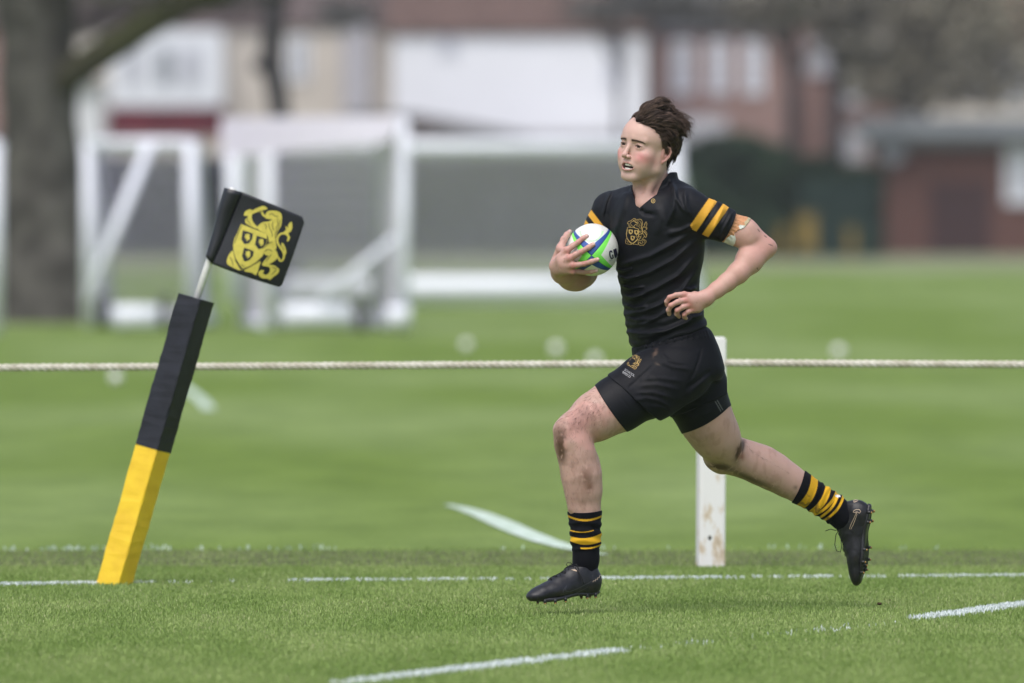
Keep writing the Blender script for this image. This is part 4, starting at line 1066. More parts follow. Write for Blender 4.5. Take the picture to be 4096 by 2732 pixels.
ER = [(.0715, .0085, -.004), (.0755, .0080, .012), (.0800, -.001, .0215), (.0850, -.0130, .0190), (.0875, -.0190, .0050), (.0850, -.0165, -.0110), (.0790, -.0090, -.0250), (.0735, .0005, -.0330)]
for sd_ in (-1, 1):
    e_ = [(sd_ * (.070 + (a - .070) * .8), b * .92 - .004, c * .92 - .005) for a, b, c in ER]
    head += [hE((sd_ * .0745, -.0095, -.0055), (.0040, .0150, .0215), .004)]
    for i in range(len(e_) - 1): head.append(hR(e_[i], e_[i + 1], .0036, .0036, .002))
    head += [hE((sd_ * .0725, -.004, -.0350), (.0042, .0065, .0070), .003), hE((sd_ * .0805, -.0060, -.0080), (.0058, .0070, .0105), .002, True), hE((sd_ * .0715, .0035, -.0130), (.0035, .0030, .0050), .003)]

# ------------------------------------------------------------------ ball (position needed for the holding hand)
BC = q(2370, 999, -.070); BW = np.array([-.030, -.99, -.140]); BW /= np.linalg.norm(BW)
BU = np.array([0, 0, 1.0]); BU -= BW * (BU @ BW); BU /= np.linalg.norm(BU); BV = np.cross(BU, BW)
BRr, BRl = .0825, .132
BR = np.array([BV, BU, BW])
def ball_front(px, py):
    """depth of the ball's near surface behind photo pixel"""
    o = np.array([0, -DP, HCAM]); t = q(px, py, 0) - o; t /= np.linalg.norm(t)
    D_ = (BR @ t) / np.array([BRr, BRr, BRl]); O_ = (BR @ (o - BC)) / np.array([BRr, BRr, BRl])
    a, b, c = D_ @ D_, D_ @ O_, O_ @ O_ - 1; ds = b * b - a * c
    if ds < 0: return None
    return (o + t * ((-b - math.sqrt(ds)) / a))[1]
def on_ball(px, py, r):
    y = ball_front(px, py); return q(px, py, (y if y is not None else -.06) - r * .95)

# ------------------------------------------------------------------ body
px = lambda n: n * S
def chain(pts, k=.02):
    """pts: (px,py,dy,radius_px)"""
    return [RC(q(*a[:3]), q(*b[:3]), px(a[3]), px(b[3]), k) for a, b in zip(pts[:-1], pts[1:])]
TL = np.array([math.cos(math.radians(45)), -math.sin(math.radians(45))]); TF = np.array([-math.sin(math.radians(45)), -math.cos(math.radians(45))])
tkeys = [(790, 2592, -.055, .125, .070), (850, 2600, -.050, .160, .098), (950, 2628, -.035, .170, .116), (1050, 2640, -.022, .158, .113), (1150, 2641, -.010, .146, .104), (1250, 2655, 0, .145, .102), (1320, 2672, .006, .150, .107), (1400, 2697, .012, .155, .112), (1470, 2712, .016, .158, .118)]
def tk(grow, keys=tkeys, z=None):
    out = []
    for (py, x, dy, a, b) in keys: c = q(x, py, dy); out.append((c[2], c[0], c[1], a + grow, b + grow))
    return out
torso = LOFT(tk(-.010), TL, TF, .03)
body = list(head)
body += [RC(hp(0, -.022, -.035), q(2606, 800, -.040), .054, .060, .030), RC(hp(-.022, .010, -.080), q(2562, 815, -.125), .014, .009, .02), RC(hp(.045, -.02, -.05), q(2572, 818, -.125), .012, .009, .022)]
body += [torso, RC(q(2655, 765, -.03), q(2745, 825, -.14), .024, .045, .04), RC(q(2580, 765, 0), q(2450, 835, .06), .030, .040, .04)]
# left arm (elbow drawn back, on the right of the picture)
uarm = chain([(2752, 842, -.16, 60), (2860, 885, -.14, 57), (2975, 930, -.115, 55), (3055, 985, -.10, 42)], .02) + [RC(q(2900, 925, -.135), q(2985, 958, -.13), px(38), px(34), .02)]
body += uarm + [RC(q(3082, 990, -.095), q(3086, 992, -.095), px(24), px(22), .018)]
body += chain([(3052, 998, -.105, 44), (2998, 1045, -.135, 49), (2951, 1093, -.165, 40), (2907, 1130, -.18, 34), (2868, 1159, -.195, 30), (2828, 1189, -.205, 28)], .015)
body += [RC(q(3020, 1000, -.12), q(2990, 1030, -.135), px(30), px(40), .02)]
# left hand
def hand(seq, k=.004): return chain(seq, k)
body += chain([(2828, 1186, -.205, 27), (2770, 1192, -.212, 19), (2738, 1180, -.214, 14)], .012) + chain([(2826, 1192, -.205, 26), (2775, 1207, -.212, 19), (2743, 1203, -.214, 14)], .012)
body += chain([(2822, 1198, -.203, 25), (2785, 1222, -.208, 18), (2755, 1223, -.212, 13)], .010) + chain([(2818, 1202, -.200, 24), (2792, 1232, -.203, 16), (2772, 1240, -.208, 12)], .010)
body += hand([(2738, 1178, -.217, 12.5), (2705, 1180, -.222, 10), (2678, 1190, -.222, 9.5), (2667, 1206, -.212, 9), (2668, 1220, -.200, 8)])
body += hand([(2743, 1201, -.219, 13), (2710, 1208, -.227, 10.5), (2684, 1222, -.226, 10), (2674, 1240, -.214, 9.5), (2677, 1256, -.200, 8.5)])
body += hand([(2756, 1221, -.216, 12.5), (2732, 1228, -.224, 10.5), (2709, 1242, -.222, 10), (2707, 1255, -.210, 9.5), (2716, 1266, -.196, 8.5)])
body += hand([(2773, 1239, -.210, 11.5), (2752, 1247, -.216, 9.5), (2737, 1259, -.213, 9), (2737, 1267, -.202, 8.5), (2744, 1273, -.192, 7.5)])
body += hand([(2812, 1184, -.190, 16), (2778, 1180, -.172, 13), (2745, 1186, -.162, 10.5), (2722, 1196, -.158, 9)], .008)
# right arm, forearm coming forward under the ball
body += chain([(2445, 848, .06, 58), (2395, 950, .085, 55), (2332, 1085, .11, 46)], .02)
body += chain([(2318, 1102, .09, 55), (2288, 1102, .02, 56), (2252, 1088, -.055, 44), (2232, 1068, -.115, 33)], .02) + [RC(q(2345, 1092, .10), q(2315, 1108, .04), px(44), px(52), .02)]
W0 = (2232, 1066, -.120)
kn = {'i': (2270, 1002), 'm': (2281, 1034), 'r': (2292, 1062), 'p': (2294, 1086)}
def kd(a, r): return on_ball(a[0], a[1], r)
def wq(p): return to_px(p)
def ballchain(pts, k=.004):
    L_ = []
    for (x, y, r, lift) in pts:
        f_ = ball_front(x, y)
        if f_ is None or x < 2285: f_ = max(-.165 - (x - 2240) * .0003, -.19) if f_ is None else min(f_, -.150)
        L_.append((x, y, f_ - px(r) * .9 - lift, r))
    return chain(L_, k)
MC = {'i': (2268, 1001, -.176), 'm': (2279, 1033, -.190), 'r': (2290, 1061, -.190), 'p': (2291, 1085, -.176)}
for key, rr0 in (('i', 15), ('m', 15.5), ('r', 14.5), ('p', 13)):
    m_ = MC[key]; body += chain([(W0[0] + (-6 if key in 'im' else 4), W0[1] + (-8 if key == 'i' else 0 if key == 'm' else 8 if key == 'r' else 14), W0[2], 25), ((W0[0] + m_[0]) / 2 - 4, (W0[1] + m_[1]) / 2, (W0[2] + m_[2]) / 2 - .012, 20), (*m_, rr0)], .010)
fing = {'i': [(2290, 985, 11.5, .004), (2312, 969, 10.5, .004), (2332, 953, 10, .0), (2347, 944, 8.8, -.001)],
        'm': [(2302, 1019, 12, .005), (2327, 1006, 11, .004), (2354, 990, 10.5, .0), (2373, 978, 9.2, -.001)],
        'r': [(2312, 1059, 11, .005), (2338, 1055, 10.5, .004), (2366, 1046, 10, .0), (2390, 1038, 8.8, -.001)],
        'p': [(2312, 1087, 10, .004), (2338, 1089, 9.5, .003), (2364, 1087, 9, .0), (2384, 1083, 8, -.001)]}
fing_px = {}
for key in 'imrp':
    pts = fing[key]; L_ = [(*MC[key], {'i': 13.5, 'm': 14, 'r': 13, 'p': 11.5}[key])]
    for (x, y, r, lift) in pts:
        f_ = ball_front(x, y); f_ = -.150 if f_ is None else f_; L_.append((x, y, f_ - px(r) * .9 - lift, r))
    # keep a gentle bend: the first joint bridges knuckle and ball
    L_[1] = (*L_[1][:2], min(L_[1][2], (L_[0][2] + L_[2][2]) / 2), L_[1][3])
    fing_px[key] = L_; body += chain(L_, .0035)
body += chain([(2226, 1040, -.105, 21), (2242, 992, -.120, 16), (2256, 958, -.110, 12.5), (2268, 940, -.088, 11.5), (2279, 927, -.062, 9.5)], .008) + chain([(2246, 1000, -.13, 14), (2266, 1003, -.165, 11)], .012)
# legs
LLg = [(2718, 1478, -.055, 128), (2610, 1540, -.085, 118), (2470, 1617, -.135, 105), (2385, 1665, -.165, 92), (2318, 1706, -.19, 76)]
body += chain(LLg, .03)
body += [RC(q(2283, 1722, -.21), q(2290, 1772, -.215), px(66), px(66), .02), RC(q(2258, 1722, -.235), q(2262, 1762, -.238), px(46), px(44), .015)]
lshank = chain([(2296, 1785, -.213, 72), (2310, 1830, -.21, 72), (2325, 1900, -.205, 76), (2334, 1965, -.203, 69), (2339, 2045, -.20, 58), (2342, 2150, -.198, 48), (2346, 2240, -.195, 46)], .02)
body += lshank
body += [RC(q(2262, 1800, -.235), q(2300, 2030, -.225), px(26), px(24), .02), RC(q(2350, 1850, -.185), q(2358, 1950, -.18), px(44), px(42), .02)]
RLg = [(2745, 1490, .05, 126), (2790, 1600, .075, 112), (2828, 1684, .10, 101), (2862, 1742, .13, 90), (2888, 1785, .16, 82)]
body += chain(RLg, .03)
body += [RC(q(2890, 1818, .195), q(2915, 1822, .21), px(76), px(74), .02), RC(q(2868, 1832, .175), q(2890, 1846, .185), px(50), px(48), .014)]
rshank = chain([(2925, 1815, .215, 72), (2960, 1830, .235, 72), (3008, 1846, .25, 73), (3052, 1864, .262, 76), (3100, 1890, .275, 72), (3152, 1922, .29, 65), (3205, 1954, .305, 58), (3290, 2006, .325, 49), (3372, 2068, .345, 46)], .02)
body += rshank

PF = lambda x0, x1, a: None
head_px = to_px(HC[None])[0]
hx0, hx1 = HC[0] - .10, HC[0] + .09; hz0, hz1 = HC[2] - .125, HC[2] + .10; hy0, hy1 = HC[1] - .115, HC[1] + .09

# skin colouring: blood, mud and lips; shade painted into nostrils, mouth and lid creases
def skin_color(v, n):
    P2 = to_px(v); h = to_h(v)
    base = np.array([.545, .325, .272]); c = np.repeat(base[None], len(v), 0)
    nz1 = fbm(v, 35, 3); nz2 = fbm(v + 5, 110, 2)
    c *= (1 + (nz1 - .5)[:, None] * np.array([.10, .22, .24])) * (1 + (nz2 - .5)[:, None] * .10)
    inh = sstep(-.135, -.10, h[:, 2] + .5 * np.minimum(h[:, 1] - .02, 0)) * (np.linalg.norm(h, axis=1) < .2)
    def tint(mask, col, amt):
        nonlocal c
        a = np.clip(mask * amt, 0, 1)[:, None]; c = c * (1 - a) + np.array(col)[None] * a
    face = inh * 1.0
    tint(face, (.62, .420, .360), .6)
    for s_, am in ((-1, .45), (1, .65)):
        d_ = np.sqrt(((h - np.array([s_ * .046, .055, -.036])) / np.array([.024, .05, .018])) ** 2 @ np.ones(3)); tint(face * np.exp(-d_ ** 2) * (.6 + .8 * nz1), (.62, .215, .225), am * 1.35)
    d_ = np.linalg.norm((h - np.array([0, .102, -.036])) / np.array([.012, .02, .012]), axis=1); tint(face * np.exp(-d_ ** 2), (.58, .30, .28), .45)
    # lips
    def pathd(path):
        b = 9.0
        for a_, b_ in zip(path[:-1], path[1:]):
            a_, b_ = np.array(a_), np.array(b_); ab = b_ - a_; t = np.clip(((h - a_) @ ab) / (ab @ ab), 0, 1); b = np.minimum(b, np.linalg.norm(h - a_ - t[:, None] * ab, axis=1))
        return b
    tint(face * (1 - sstep(.0032, .0046, pathd(UL))), (.50, .195, .195), .85); tint(face * (1 - sstep(.0038, .0052, pathd(LL))), (.60, .25, .25), .85)
    # inside of the mouth, its shade painted as a dark red
    im = (((h[:, 0] - .003) / .0235) ** 2 + ((h[:, 2] + .0700) / .0104) ** 2 < 1) & (h[:, 1] < .0800 - 12 * (h[:, 0] - .003) ** 2) & (h[:, 1] > .05)
    tint(face * im * 1.0, (.06, .015, .015), .95)
    nm = 0
    for s_ in (-1, 1): nm = nm + np.exp(-(np.linalg.norm(h - np.array([s_ * .0062, .0955, -.0450]), axis=1) / .0036) ** 4)
    tint(face * nm, (.09, .03, .025), .85)  # nostrils darkened: shade of the holes painted into the skin
    # eye rims and sockets: a darker, redder tone
    for s_ in (-1, 1):
        d_ = np.linalg.norm((h - np.array([s_ * .0325, .080, -.003])) / np.array([.0150, .02, .0065]), axis=1); tint(face * np.exp(-d_ ** 4), (.36, .205, .175), .55)
    for s_ in (-1, 1):
        bt = np.clip((h[:, 0] * s_ - .011) / .041, 0, 1); bz = .0140 + .0048 * np.sin(bt * 2.4) - .0073 * bt; dz = np.abs(h[:, 2] - bz) / (.0052 - .0028 * bt)
        tint(face * (h[:, 1] > .04) * (1 - sstep(.4, 1.25, dz)) * sstep(.008, .013, h[:, 0] * s_) * (1 - sstep(.050, .054, h[:, 0] * s_)), (.085, .052, .042), .72)
    for s_ in (-1, 1):
        ex = h[:, 0] * s_ - .0325; ez = h[:, 2] + .0028 - .0029 * np.sqrt(np.clip(1 - (ex / .0122) ** 2, 0, 1)); tint(face * (np.abs(ex) < .0125) * (h[:, 1] > .06) * np.exp(-((ez - .0006) / .0011) ** 2), (.035, .02, .016), .85)
        tint(face * (np.abs(ex) < .014) * (h[:, 1] > .06) * np.exp(-((ez - .0052) / .0012) ** 2), (.30, .17, .145), .5)  # crease above the lid: its shade painted as a darker line
    # ear
    ear = face * sstep(.0700, .0750, np.abs(h[:, 0])) * (h[:, 1] < .012) * (h[:, 2] < .026) * sstep(-.046, -.040, h[:, 2]); tint(ear, (.60, .245, .225), .6)
    # stubble shadow of a young man, small moles
    jb = face * sstep(-.060, -.085, h[:, 2]) * (h[:, 1] > -.01); tint(jb, (.42, .30, .265), .28)
    for m_ in ((.0635, .036, -.013), (.030, .078, .045)):
        tint(face * (1 - sstep(.0014, .0026, np.linalg.norm(h - np.array(m_), axis=1) * .8)), (.20, .09, .075), .7)
    # hands: red knuckles
    hl = (P2[:, 0] < 2400) & (P2[:, 1] > 900) & (P2[:, 1] < 1180) & (v[:, 1] < .1); hr = (P2[:, 0] < 2850) & (P2[:, 0] > 2640) & (P2[:, 1] > 1150) & (P2[:, 1] < 1290) & (v[:, 1] < -.17)
    hands = (hl | hr) * 1.0 * (1 - face)
    tint(hands, (.50, .285, .255), .45 )
    for kp in ((2268, 1001), (2281, 1033), (2292, 1062), (2292, 1085), (2322, 966), (2330, 1004), (2338, 1055), (2738, 1178), (2743, 1201), (2756, 1221), (2772, 1239), (2680, 1190), (2686, 1222), (2710, 1243), (2738, 1260)):
        d_ = np.hypot(P2[:, 0] - kp[0], P2[:, 1] - kp[1]); tint(hands * np.exp(-(d_ / 15) ** 2) * (.4 + nz1), (.47, .17, .145), .62)
    dirt = hands * sstep(.62, .76, fbm(v + 3, 95, 3)) * ((P2[:, 0] > 2500) | (P2[:, 1] < 1100)); tint(dirt, (.20, .12, .09), .32)
    # finger nails
    for kx, ky in ((2349, 942), (2376, 976), (2393, 1036), (2387, 1083), (2282, 925)):
        d_ = np.hypot((P2[:, 0] - kx) / 7.5, (P2[:, 1] - ky) / 6.5); tint(hands * (v[:, 1] < 0) * (1 - sstep(.75, 1.0, d_)), (.66, .47, .42), .75)
    # elbow, forearm warmth
    d_ = np.hypot(P2[:, 0] - 3085, P2[:, 1] - 990); tint((1 - face) * np.exp(-(d_ / 70) ** 2), (.54, .26, .23), .5)
    arm = ((P2[:, 0] > 2830) & (P2[:, 1] < 1250) & (P2[:, 1] > 850)) * 1.0; tint(arm * sstep(.45, .6, fbm(v, 22, 2)), (.53, .285, .245), .35)
    for (x_, y_, l, a_) in ((3035, 922, 9, .9), (3062, 946, 8, .6), (3083, 980, 12, .4), (3030, 1075, 6, 1.2)):
        dx, dy = P2[:, 0] - x_, P2[:, 1] - y_; ca, sa = math.cos(a_), math.sin(a_); d_ = np.hypot((dx * ca + dy * sa) / l, (-dx * sa + dy * ca) / 2.8); tint(arm * (v[:, 1] < -.1) * (1 - sstep(.7, 1.1, d_)), (.14, .09, .07), .8)
    # legs: mud
    leg = (P2[:, 1] > 1500) * 1.0
    def mud(cx, cy, rx, ry, rot_, amt, col=(.115, .062, .040), near=True, fr=90):
        dx, dy = P2[:, 0] - cx, P2[:, 1] - cy; ca, sa = math.cos(rot_), math.sin(rot_)
        d_ = np.hypot((dx * ca + dy * sa) / rx, (-dx * sa + dy * ca) / ry)
        m = np.exp(-d_ ** 2) * sstep(.36, .60, fbm(v * np.array([1, 1, .6]) + cx * .01, fr, 3) + .22 * np.exp(-d_ ** 2)); tint(leg * m, col, amt)
    tint(leg, (.44, .300, .250), .5); tint(leg * sstep(.50, .68, fbm(v * np.array([1, 1, .35]), 60, 3)), (.36, .215, .17), .45)
    lf = leg * (P2[:, 0] < 2520); tint(lf * sstep(.42, .62, fbm(v, 18, 2)) * (P2[:, 1] < 1800), (.56, .285, .25), .55)
    mud(2232, 1725, 24, 38, .3, .6, (.15, .09, .06)); mud(2244, 1765, 20, 34, .2, 1.3); mud(2246, 1812, 18, 44, -.1, 1.2)
    mud(2345, 1905, 30, 40, .2, .75, (.17, .085, .055)); mud(2358, 1950, 16, 30, .1, .9, (.17, .085, .055)); mud(2330, 1670, 80, 46, -.5, .75, (.24, .115, .095)); mud(2300, 1980, 60, 60, 0, .30, (.2, .12, .09))
    mud(2960, 1800, 12, 40, .35, 1.9, (.07, .035, .02), fr=60); mud(2965, 1828, 14, 16, .2, .9, (.25, .10, .06)); mud(2880, 1868, 50, 14, .1, 1.2, (.10, .05, .035)); mud(3000, 1915, 120, 14, .42, .9, (.12, .075, .055)); mud(3183, 1950, 10, 8, 0, .6, (.10, .07, .055)); mud(2810, 1740, 50, 60, .8, .25, (.22, .13, .1))
    return np.clip(c, .008, .9)
M_skin = attr_mat("skin", .50, .38, sss=.12, bump=.05, bscale=900)
lo_b = [q(2195, 0, 0)[0] - .01, -.38, q(0, 2250)[2] + .0]; hi_b = [q(3390, 0, .35)[0] + .02, .45, HC[2] + .14]
body_o = sdf_mesh("body", NODE(body), lo_b, hi_b, .0026, M_skin, person, skin_color,
                  ((hx0, hx1, .00125), (hy0, hy1, .00135), (hz0, hz1, .00120)))
leg_n = NODE([torso] + chain(LLg, .03) + chain(RLg, .03))
# ------------------------------------------------------------------ eyes, teeth, brows
M_eye = attr_mat("eye", .35, .12)
def eye(s_):
    c = V3(hp(s_ * .0325, .0672, -.0028)) - V3(parent_org) + np.array([0, DP, 0]); look = HF * .93 + HL * .10 + HU * -.06; look /= np.linalg.norm(look)
    mb = MB().ball(tuple(c), .0138, 110, 90); o = mb.build("eye", M_eye, None, True); o.parent = person
    vv = np.array(mb.v) - c; ca = vv @ look / .0138; ang = np.arccos(np.clip(ca, -1, 1)) * .0138
    col = np.repeat(np.array([[.34, .28, .26]]), len(vv), 0); col[ang < .0068] = (.055, .032, .02); col[ang < .0030] = (.004, .004, .004)
    a = o.data.color_attributes.new('Col', 'FLOAT_COLOR', 'POINT'); a.data.foreach_set('color', np.concatenate([col, np.ones((len(col), 1))], 1).astype(F32).ravel()); return o
eye(-1); eye(1)
M_teeth = mat("teeth_enamel", (.74, .71, .63), .25, .5, var=.06, vscale=300)
def teeth(name, zc, yr, wd, h, n, r0):
    mb = MB()
    for i in range(n):
        a = (i - (n - 1) / 2) * r0; x = math.sin(a) * wd; y = yr - (1 - math.cos(a)) * wd * 1.25
        c = V3(hp(x + .003, y, zc)) - V3(parent_org) + np.array([0, DP, 0]); rr = h * .5
        b0 = len(mb.v); mb.ball((0, 0, 0), 1, 10, 8)
        for k in range(b0, len(mb.v)):
            l = np.sign(mb.v[k]) * np.abs(mb.v[k]) ** .6; t = -a
            lx = l[0] * .0034 * (1 - .05 * abs(i - (n - 1) / 2)); ly = l[1] * .0030; lz = l[2] * rr * (1 - .06 * abs(i - (n - 1) / 2))
            mb.v[k] = tuple(c + HL * (lx * math.cos(t) - ly * math.sin(t)) + HF * (lx * math.sin(t) + ly * math.cos(t)) + HU * lz)
    o = mb.build(name, M_teeth, None, True); o.parent = person; return o
teeth("upper_teeth", -.0645, .0795, .021, .0086, 8, .30); teeth("lower_teeth", -.0772, .0768, .020, .0062, 8, .28)

# ------------------------------------------------------------------ hair
def R2(x, y): return (2380 + .3188 * x, 350 + .3188 * y)
def hb(pts, k=.012): return [RC(q(*R2(a[0], a[1]), a[2]), q(*R2(b[0], b[1]), b[2]), px(a[3] * .3188), px(b[3] * .3188), k) for a, b in zip(pts[:-1], pts[1:])]
gz = np.array([-.12, -.075, -.055, -.030, -.015, .000, .018, .030, .045, .058, .070, .085, .10, .14]); gyv = np.array([-.075, -.062, -.054, -.036, -.030, -.012, .016, .022, .028, .036, .044, .050, .054, .06])
def hairline(p):
    h = to_h(p); g = np.interp(h[..., 2], gz, gyv) - .10 * np.maximum(-h[..., 0] - .01, 0) * 3; lim = h[..., 1] - g
    near = (h[..., 2] < .02) & (np.abs(h[..., 0]) > .05)
    return np.minimum(lim, .5) * .7
cap_ = NODE([hE((0, -.012, .040), (.0815, .1015, .0835)), hE((0, .010, .030), (.079, .087, .064), .02), RC(hp(0, -.045, -.01), hp(0, -.035, -.06), .056, .052, .02),
             FN(hairline, .004, 'cut'), FN(lambda p: -to_h(p)[..., 2] - .078, .004, 'cut')], .012)
hair_n = [cap_]
hair_n += hb([(585, 350, -.150, 50), (680, 290, -.150, 88), (790, 225, -.140, 74), (850, 180, -.130, 44)]) + hb([(575, 352, -.115, 20), (640, 310, -.11, 58), (760, 280, -.10, 90), (900, 300, -.08, 80)])
hair_n += hb([(600, 400, -.165, 40), (760, 400, -.165, 88), (900, 430, -.155, 100), (1020, 500, -.125, 86), (1085, 560, -.10, 46)]) + hb([(880, 330, -.12, 90), (1000, 410, -.09, 84), (1090, 480, -.07, 58)])
hair_n += hb([(506, 362, -.150, 20), (545, 408, -.158, 28), (640, 418, -.168, 36), (740, 470, -.170, 40), (790, 540, -.165, 40)])
hair_n += hb([(820, 520, -.16, 70), (930, 590, -.145, 90), (985, 680, -.10, 84), (965, 790, -.07, 62), (930, 900, -.05, 44)])
def hair_disp(p):
    P2 = to_px(p); a = .8; u_ = P2[..., 0] * math.sin(.35) + P2[..., 1] * math.cos(.35)
    return .0012 * np.sin(u_ * .30 + 4 * vn(p, 30)) + .006 * (fbm(p, 40, 2) - .5) + .0012
M_hair = attr_mat("hair_brown", .48, .30)
def hair_col(v, n):
    t = fbm(v, 60, 2)[:, None]; return np.array([.014, .009, .007])[None] * (1 - t) + np.array([.030, .018, .014])[None] * t
hair_o = sdf_mesh("hair", NODE(hair_n, disp=hair_disp), [HC[0] - .13, -.28, HC[2] - .11], [HC[0] + .17, .06, HC[2] + .20], .0022, M_hair, person, hair_col)
def bvh_of(o):
    me = o.data; n_ = len(me.vertices); c = np.empty(n_ * 3, F32); me.vertices.foreach_get('co', c); c = c.reshape(-1, 3)
    f = [tuple(p.vertices) for p in me.polygons]; return BVHTree.FromPolygons([Vector(x) for x in c], f), c
hair_o.data.materials[0] = attr_mat("hair_under", .85, .05)
HB, Hco = bvh_of(hair_o)
off = V3(parent_org) - np.array([0, DP, 0])        # mesh space -> runner space
flow = [((520, 400), (.55, .83)), ((600, 300), (.75, .65)), ((750, 200), (.86, .5)), ((850, 150), (.9, -.2)), ((650, 430), (.88, .45)), ((850, 430), (1, .10)), ((1000, 450), (.9, -.3)), ((1080, 520), (.65, -.75)), ((800, 560), (.85, -.5)), ((900, 650), (.45, -.9)),
        ((960, 800), (.0, -1)), ((1000, 330), (.8, -.45)), ((830, 700), (.15, -1)), ((700, 330), (.85, .5)), ((900, 300), (.95, -.1)), ((930, 930), (-.1, -1))]
fp = np.array([f_[0] for f_ in flow], float); fv = np.array([f_[1] for f_ in flow])
def flow_dir(p):                                    # p in runner space
    P2 = to_px(p[None])[0]; x, y = (P2[0] - 2380) / .3188, (P2[1] - 350) / .3188
    w = 1 / (((fp - np.array([x, y])) ** 2).sum(1) + 900); d = (fv * w[:, None]).sum(0); d /= np.linalg.norm(d) + 1e-9
    return np.array([d[0], .12, d[1]])
rh = random.Random(5)
sv_, sf_, sc_ = [], [], []
def strand(pts, r0, col):
    n_ = len(pts); b0 = len(sv_); prev = None
    for i, p in enumerate(pts):
        d = pts[min(i + 1, n_ - 1)] - pts[max(0, i - 1)]; d = d / (np.linalg.norm(d) + 1e-9)
        a = np.cross(d, [0.13, .99, .1]) if prev is None else prev - d * (prev @ d); a = a / (np.linalg.norm(a) + 1e-9); prev = a; b = np.cross(d, a)
        t = i / (n_ - 1); r = r0 * (1 - .75 * t ** 1.5) * (.6 + .4 * min(1, t * 6))
        for k in range(3):
            an = k * 2.0944; sv_.append(p + (a * math.cos(an) + b * math.sin(an)) * r); sc_.append(col)
    for i in range(n_ - 1):
        for k in range(3): q0 = b0 + i * 3; k2 = (k + 1) % 3; sf_.append((q0 + k, q0 + k2, q0 + 3 + k2, q0 + 3 + k))
nV = len(Hco)
def grow_path(st, steps, stl, lift, wob, rd_):
    p = st.copy(); path = [p.copy()]; ph = rd_.uniform(0, 6); fq = rd_.uniform(.5, .9); w_ = rd_.uniform(-1, 1) * .25
    for i in range(steps):
        d = flow_dir(p + off); n_ = HB.find_nearest(Vector(p)); nn = np.array(n_[1])
        d = d - nn * (d @ nn) * (.9 if i < steps * .75 else .3); d /= np.linalg.norm(d) + 1e-9
        sidev = np.cross(nn, d); d = d + sidev * (wob * math.sin(ph + i * fq) + w_); d /= np.linalg.norm(d)
        p = p + d * stl; loc = HB.find_nearest(Vector(p)); s0 = np.array(loc[0]); n0 = np.array(loc[1])
        tgt = s0 + n0 * (.0006 + lift * (i / steps) ** 1.6); al = .85 if i < steps * .7 else .35
        p = p * (1 - al) + tgt * al; path.append(p.copy())
    return path
zlow = q(0, 350 + .3188 * 640)[2]
for c_ in range(1500):
    st = Hco[rh.randrange(nV)].astype(float) if c_ < 1250 else np.array(HB.find_nearest(Vector(q(*R2(*((lambda t_: (500 + 290 * t_ + rh.gauss(8, 12), 345 + 110 * t_ + rh.gauss(0, 26)))(rh.random()))), -.165) - off))[0]); wp = st + off; h_ = to_h(wp[None])[0]
    P2 = to_px(wp[None])[0]; yy = (P2[1] - 350) / .3188
    low = h_[2] < .028
    steps, stl = (4, .0032) if low else (rh.randint(9, 15), .0052)
    path = grow_path(st, steps, stl, 0.0005 if low else rh.choice([.001, .003, .006, .010]), .22, rh)
    tone = rh.choice([.35, .6, .9, 1.3, 1.9, 2.4]) * (.45 if low else 1.0); cb = np.array([.060, .039, .030]) * tone
    for k in range(6 if low else 14):
        o_ = np.array([rh.gauss(0, 1), rh.gauss(0, 1), rh.gauss(0, 1)]) * (.0024 if not low else .0028); m_ = len(path); ph = rh.uniform(0, 6)
        pts = [path[i] + o_ * (1.15 - .85 * i / m_) + HU * .0005 * math.sin(ph + i) for i in range(m_)]
        strand(pts, .00060 if not low else .00045, tuple(cb * rh.uniform(.8, 1.25)) + (1.0,))
for c_ in range(190):                                # loose curls blown off the crown and the back
    if c_ < 60: x, y = rh.uniform(640, 900), rh.uniform(120, 240)
    else: x, y = rh.uniform(930, 1140), rh.uniform(300, 580)
    p0 = q(*R2(x, y), rh.uniform(-.15, -.07)) - off; loc = HB.find_nearest(Vector(p0)); p = np.array(loc[0]); ang = rh.uniform(.2, 1.1); turn = -rh.uniform(.12, .36); path = [p.copy()]; yd = rh.uniform(-.3, .3)
    for i in range(12):
        p = p + np.array([math.cos(ang), yd, math.sin(ang)]) * .0042; ang += turn; path.append(p.copy())
    for k in range(rh.randint(1, 3)):
        o_ = np.array([rh.gauss(0, 1) for _ in range(3)]) * .0012
        strand([a + o_ * (1 + .1 * i) for i, a in enumerate(path)], .00038, (.060, .036, .026, 1.0))
def strand_obj(name, parent, material):
    global sv_, sf_, sc_
    me = bpy.data.meshes.new(name); A = np.array(sv_, F32); me.vertices.add(len(A)); me.vertices.foreach_set('co', A.ravel()); Fq = np.array(sf_, np.int32)
    me.loops.add(Fq.size); me.loops.foreach_set('vertex_index', Fq.ravel()); me.polygons.add(len(Fq)); me.polygons.foreach_set('loop_start', np.arange(len(Fq)) * 4); me.update(calc_edges=True); me.polygons.foreach_set('use_smooth', [True] * len(Fq))
    a = me.color_attributes.new('Col', 'FLOAT_COLOR', 'POINT'); a.data.foreach_set('color', np.array(sc_, F32).ravel()); me.materials.append(material)
    o = bpy.data.objects.new(name, me); COL.objects.link(o); o.parent = parent; sv_, sf_, sc_ = [], [], []; return o
tag(strand_obj("strands", hair_o, M_hair), kind='stuff')

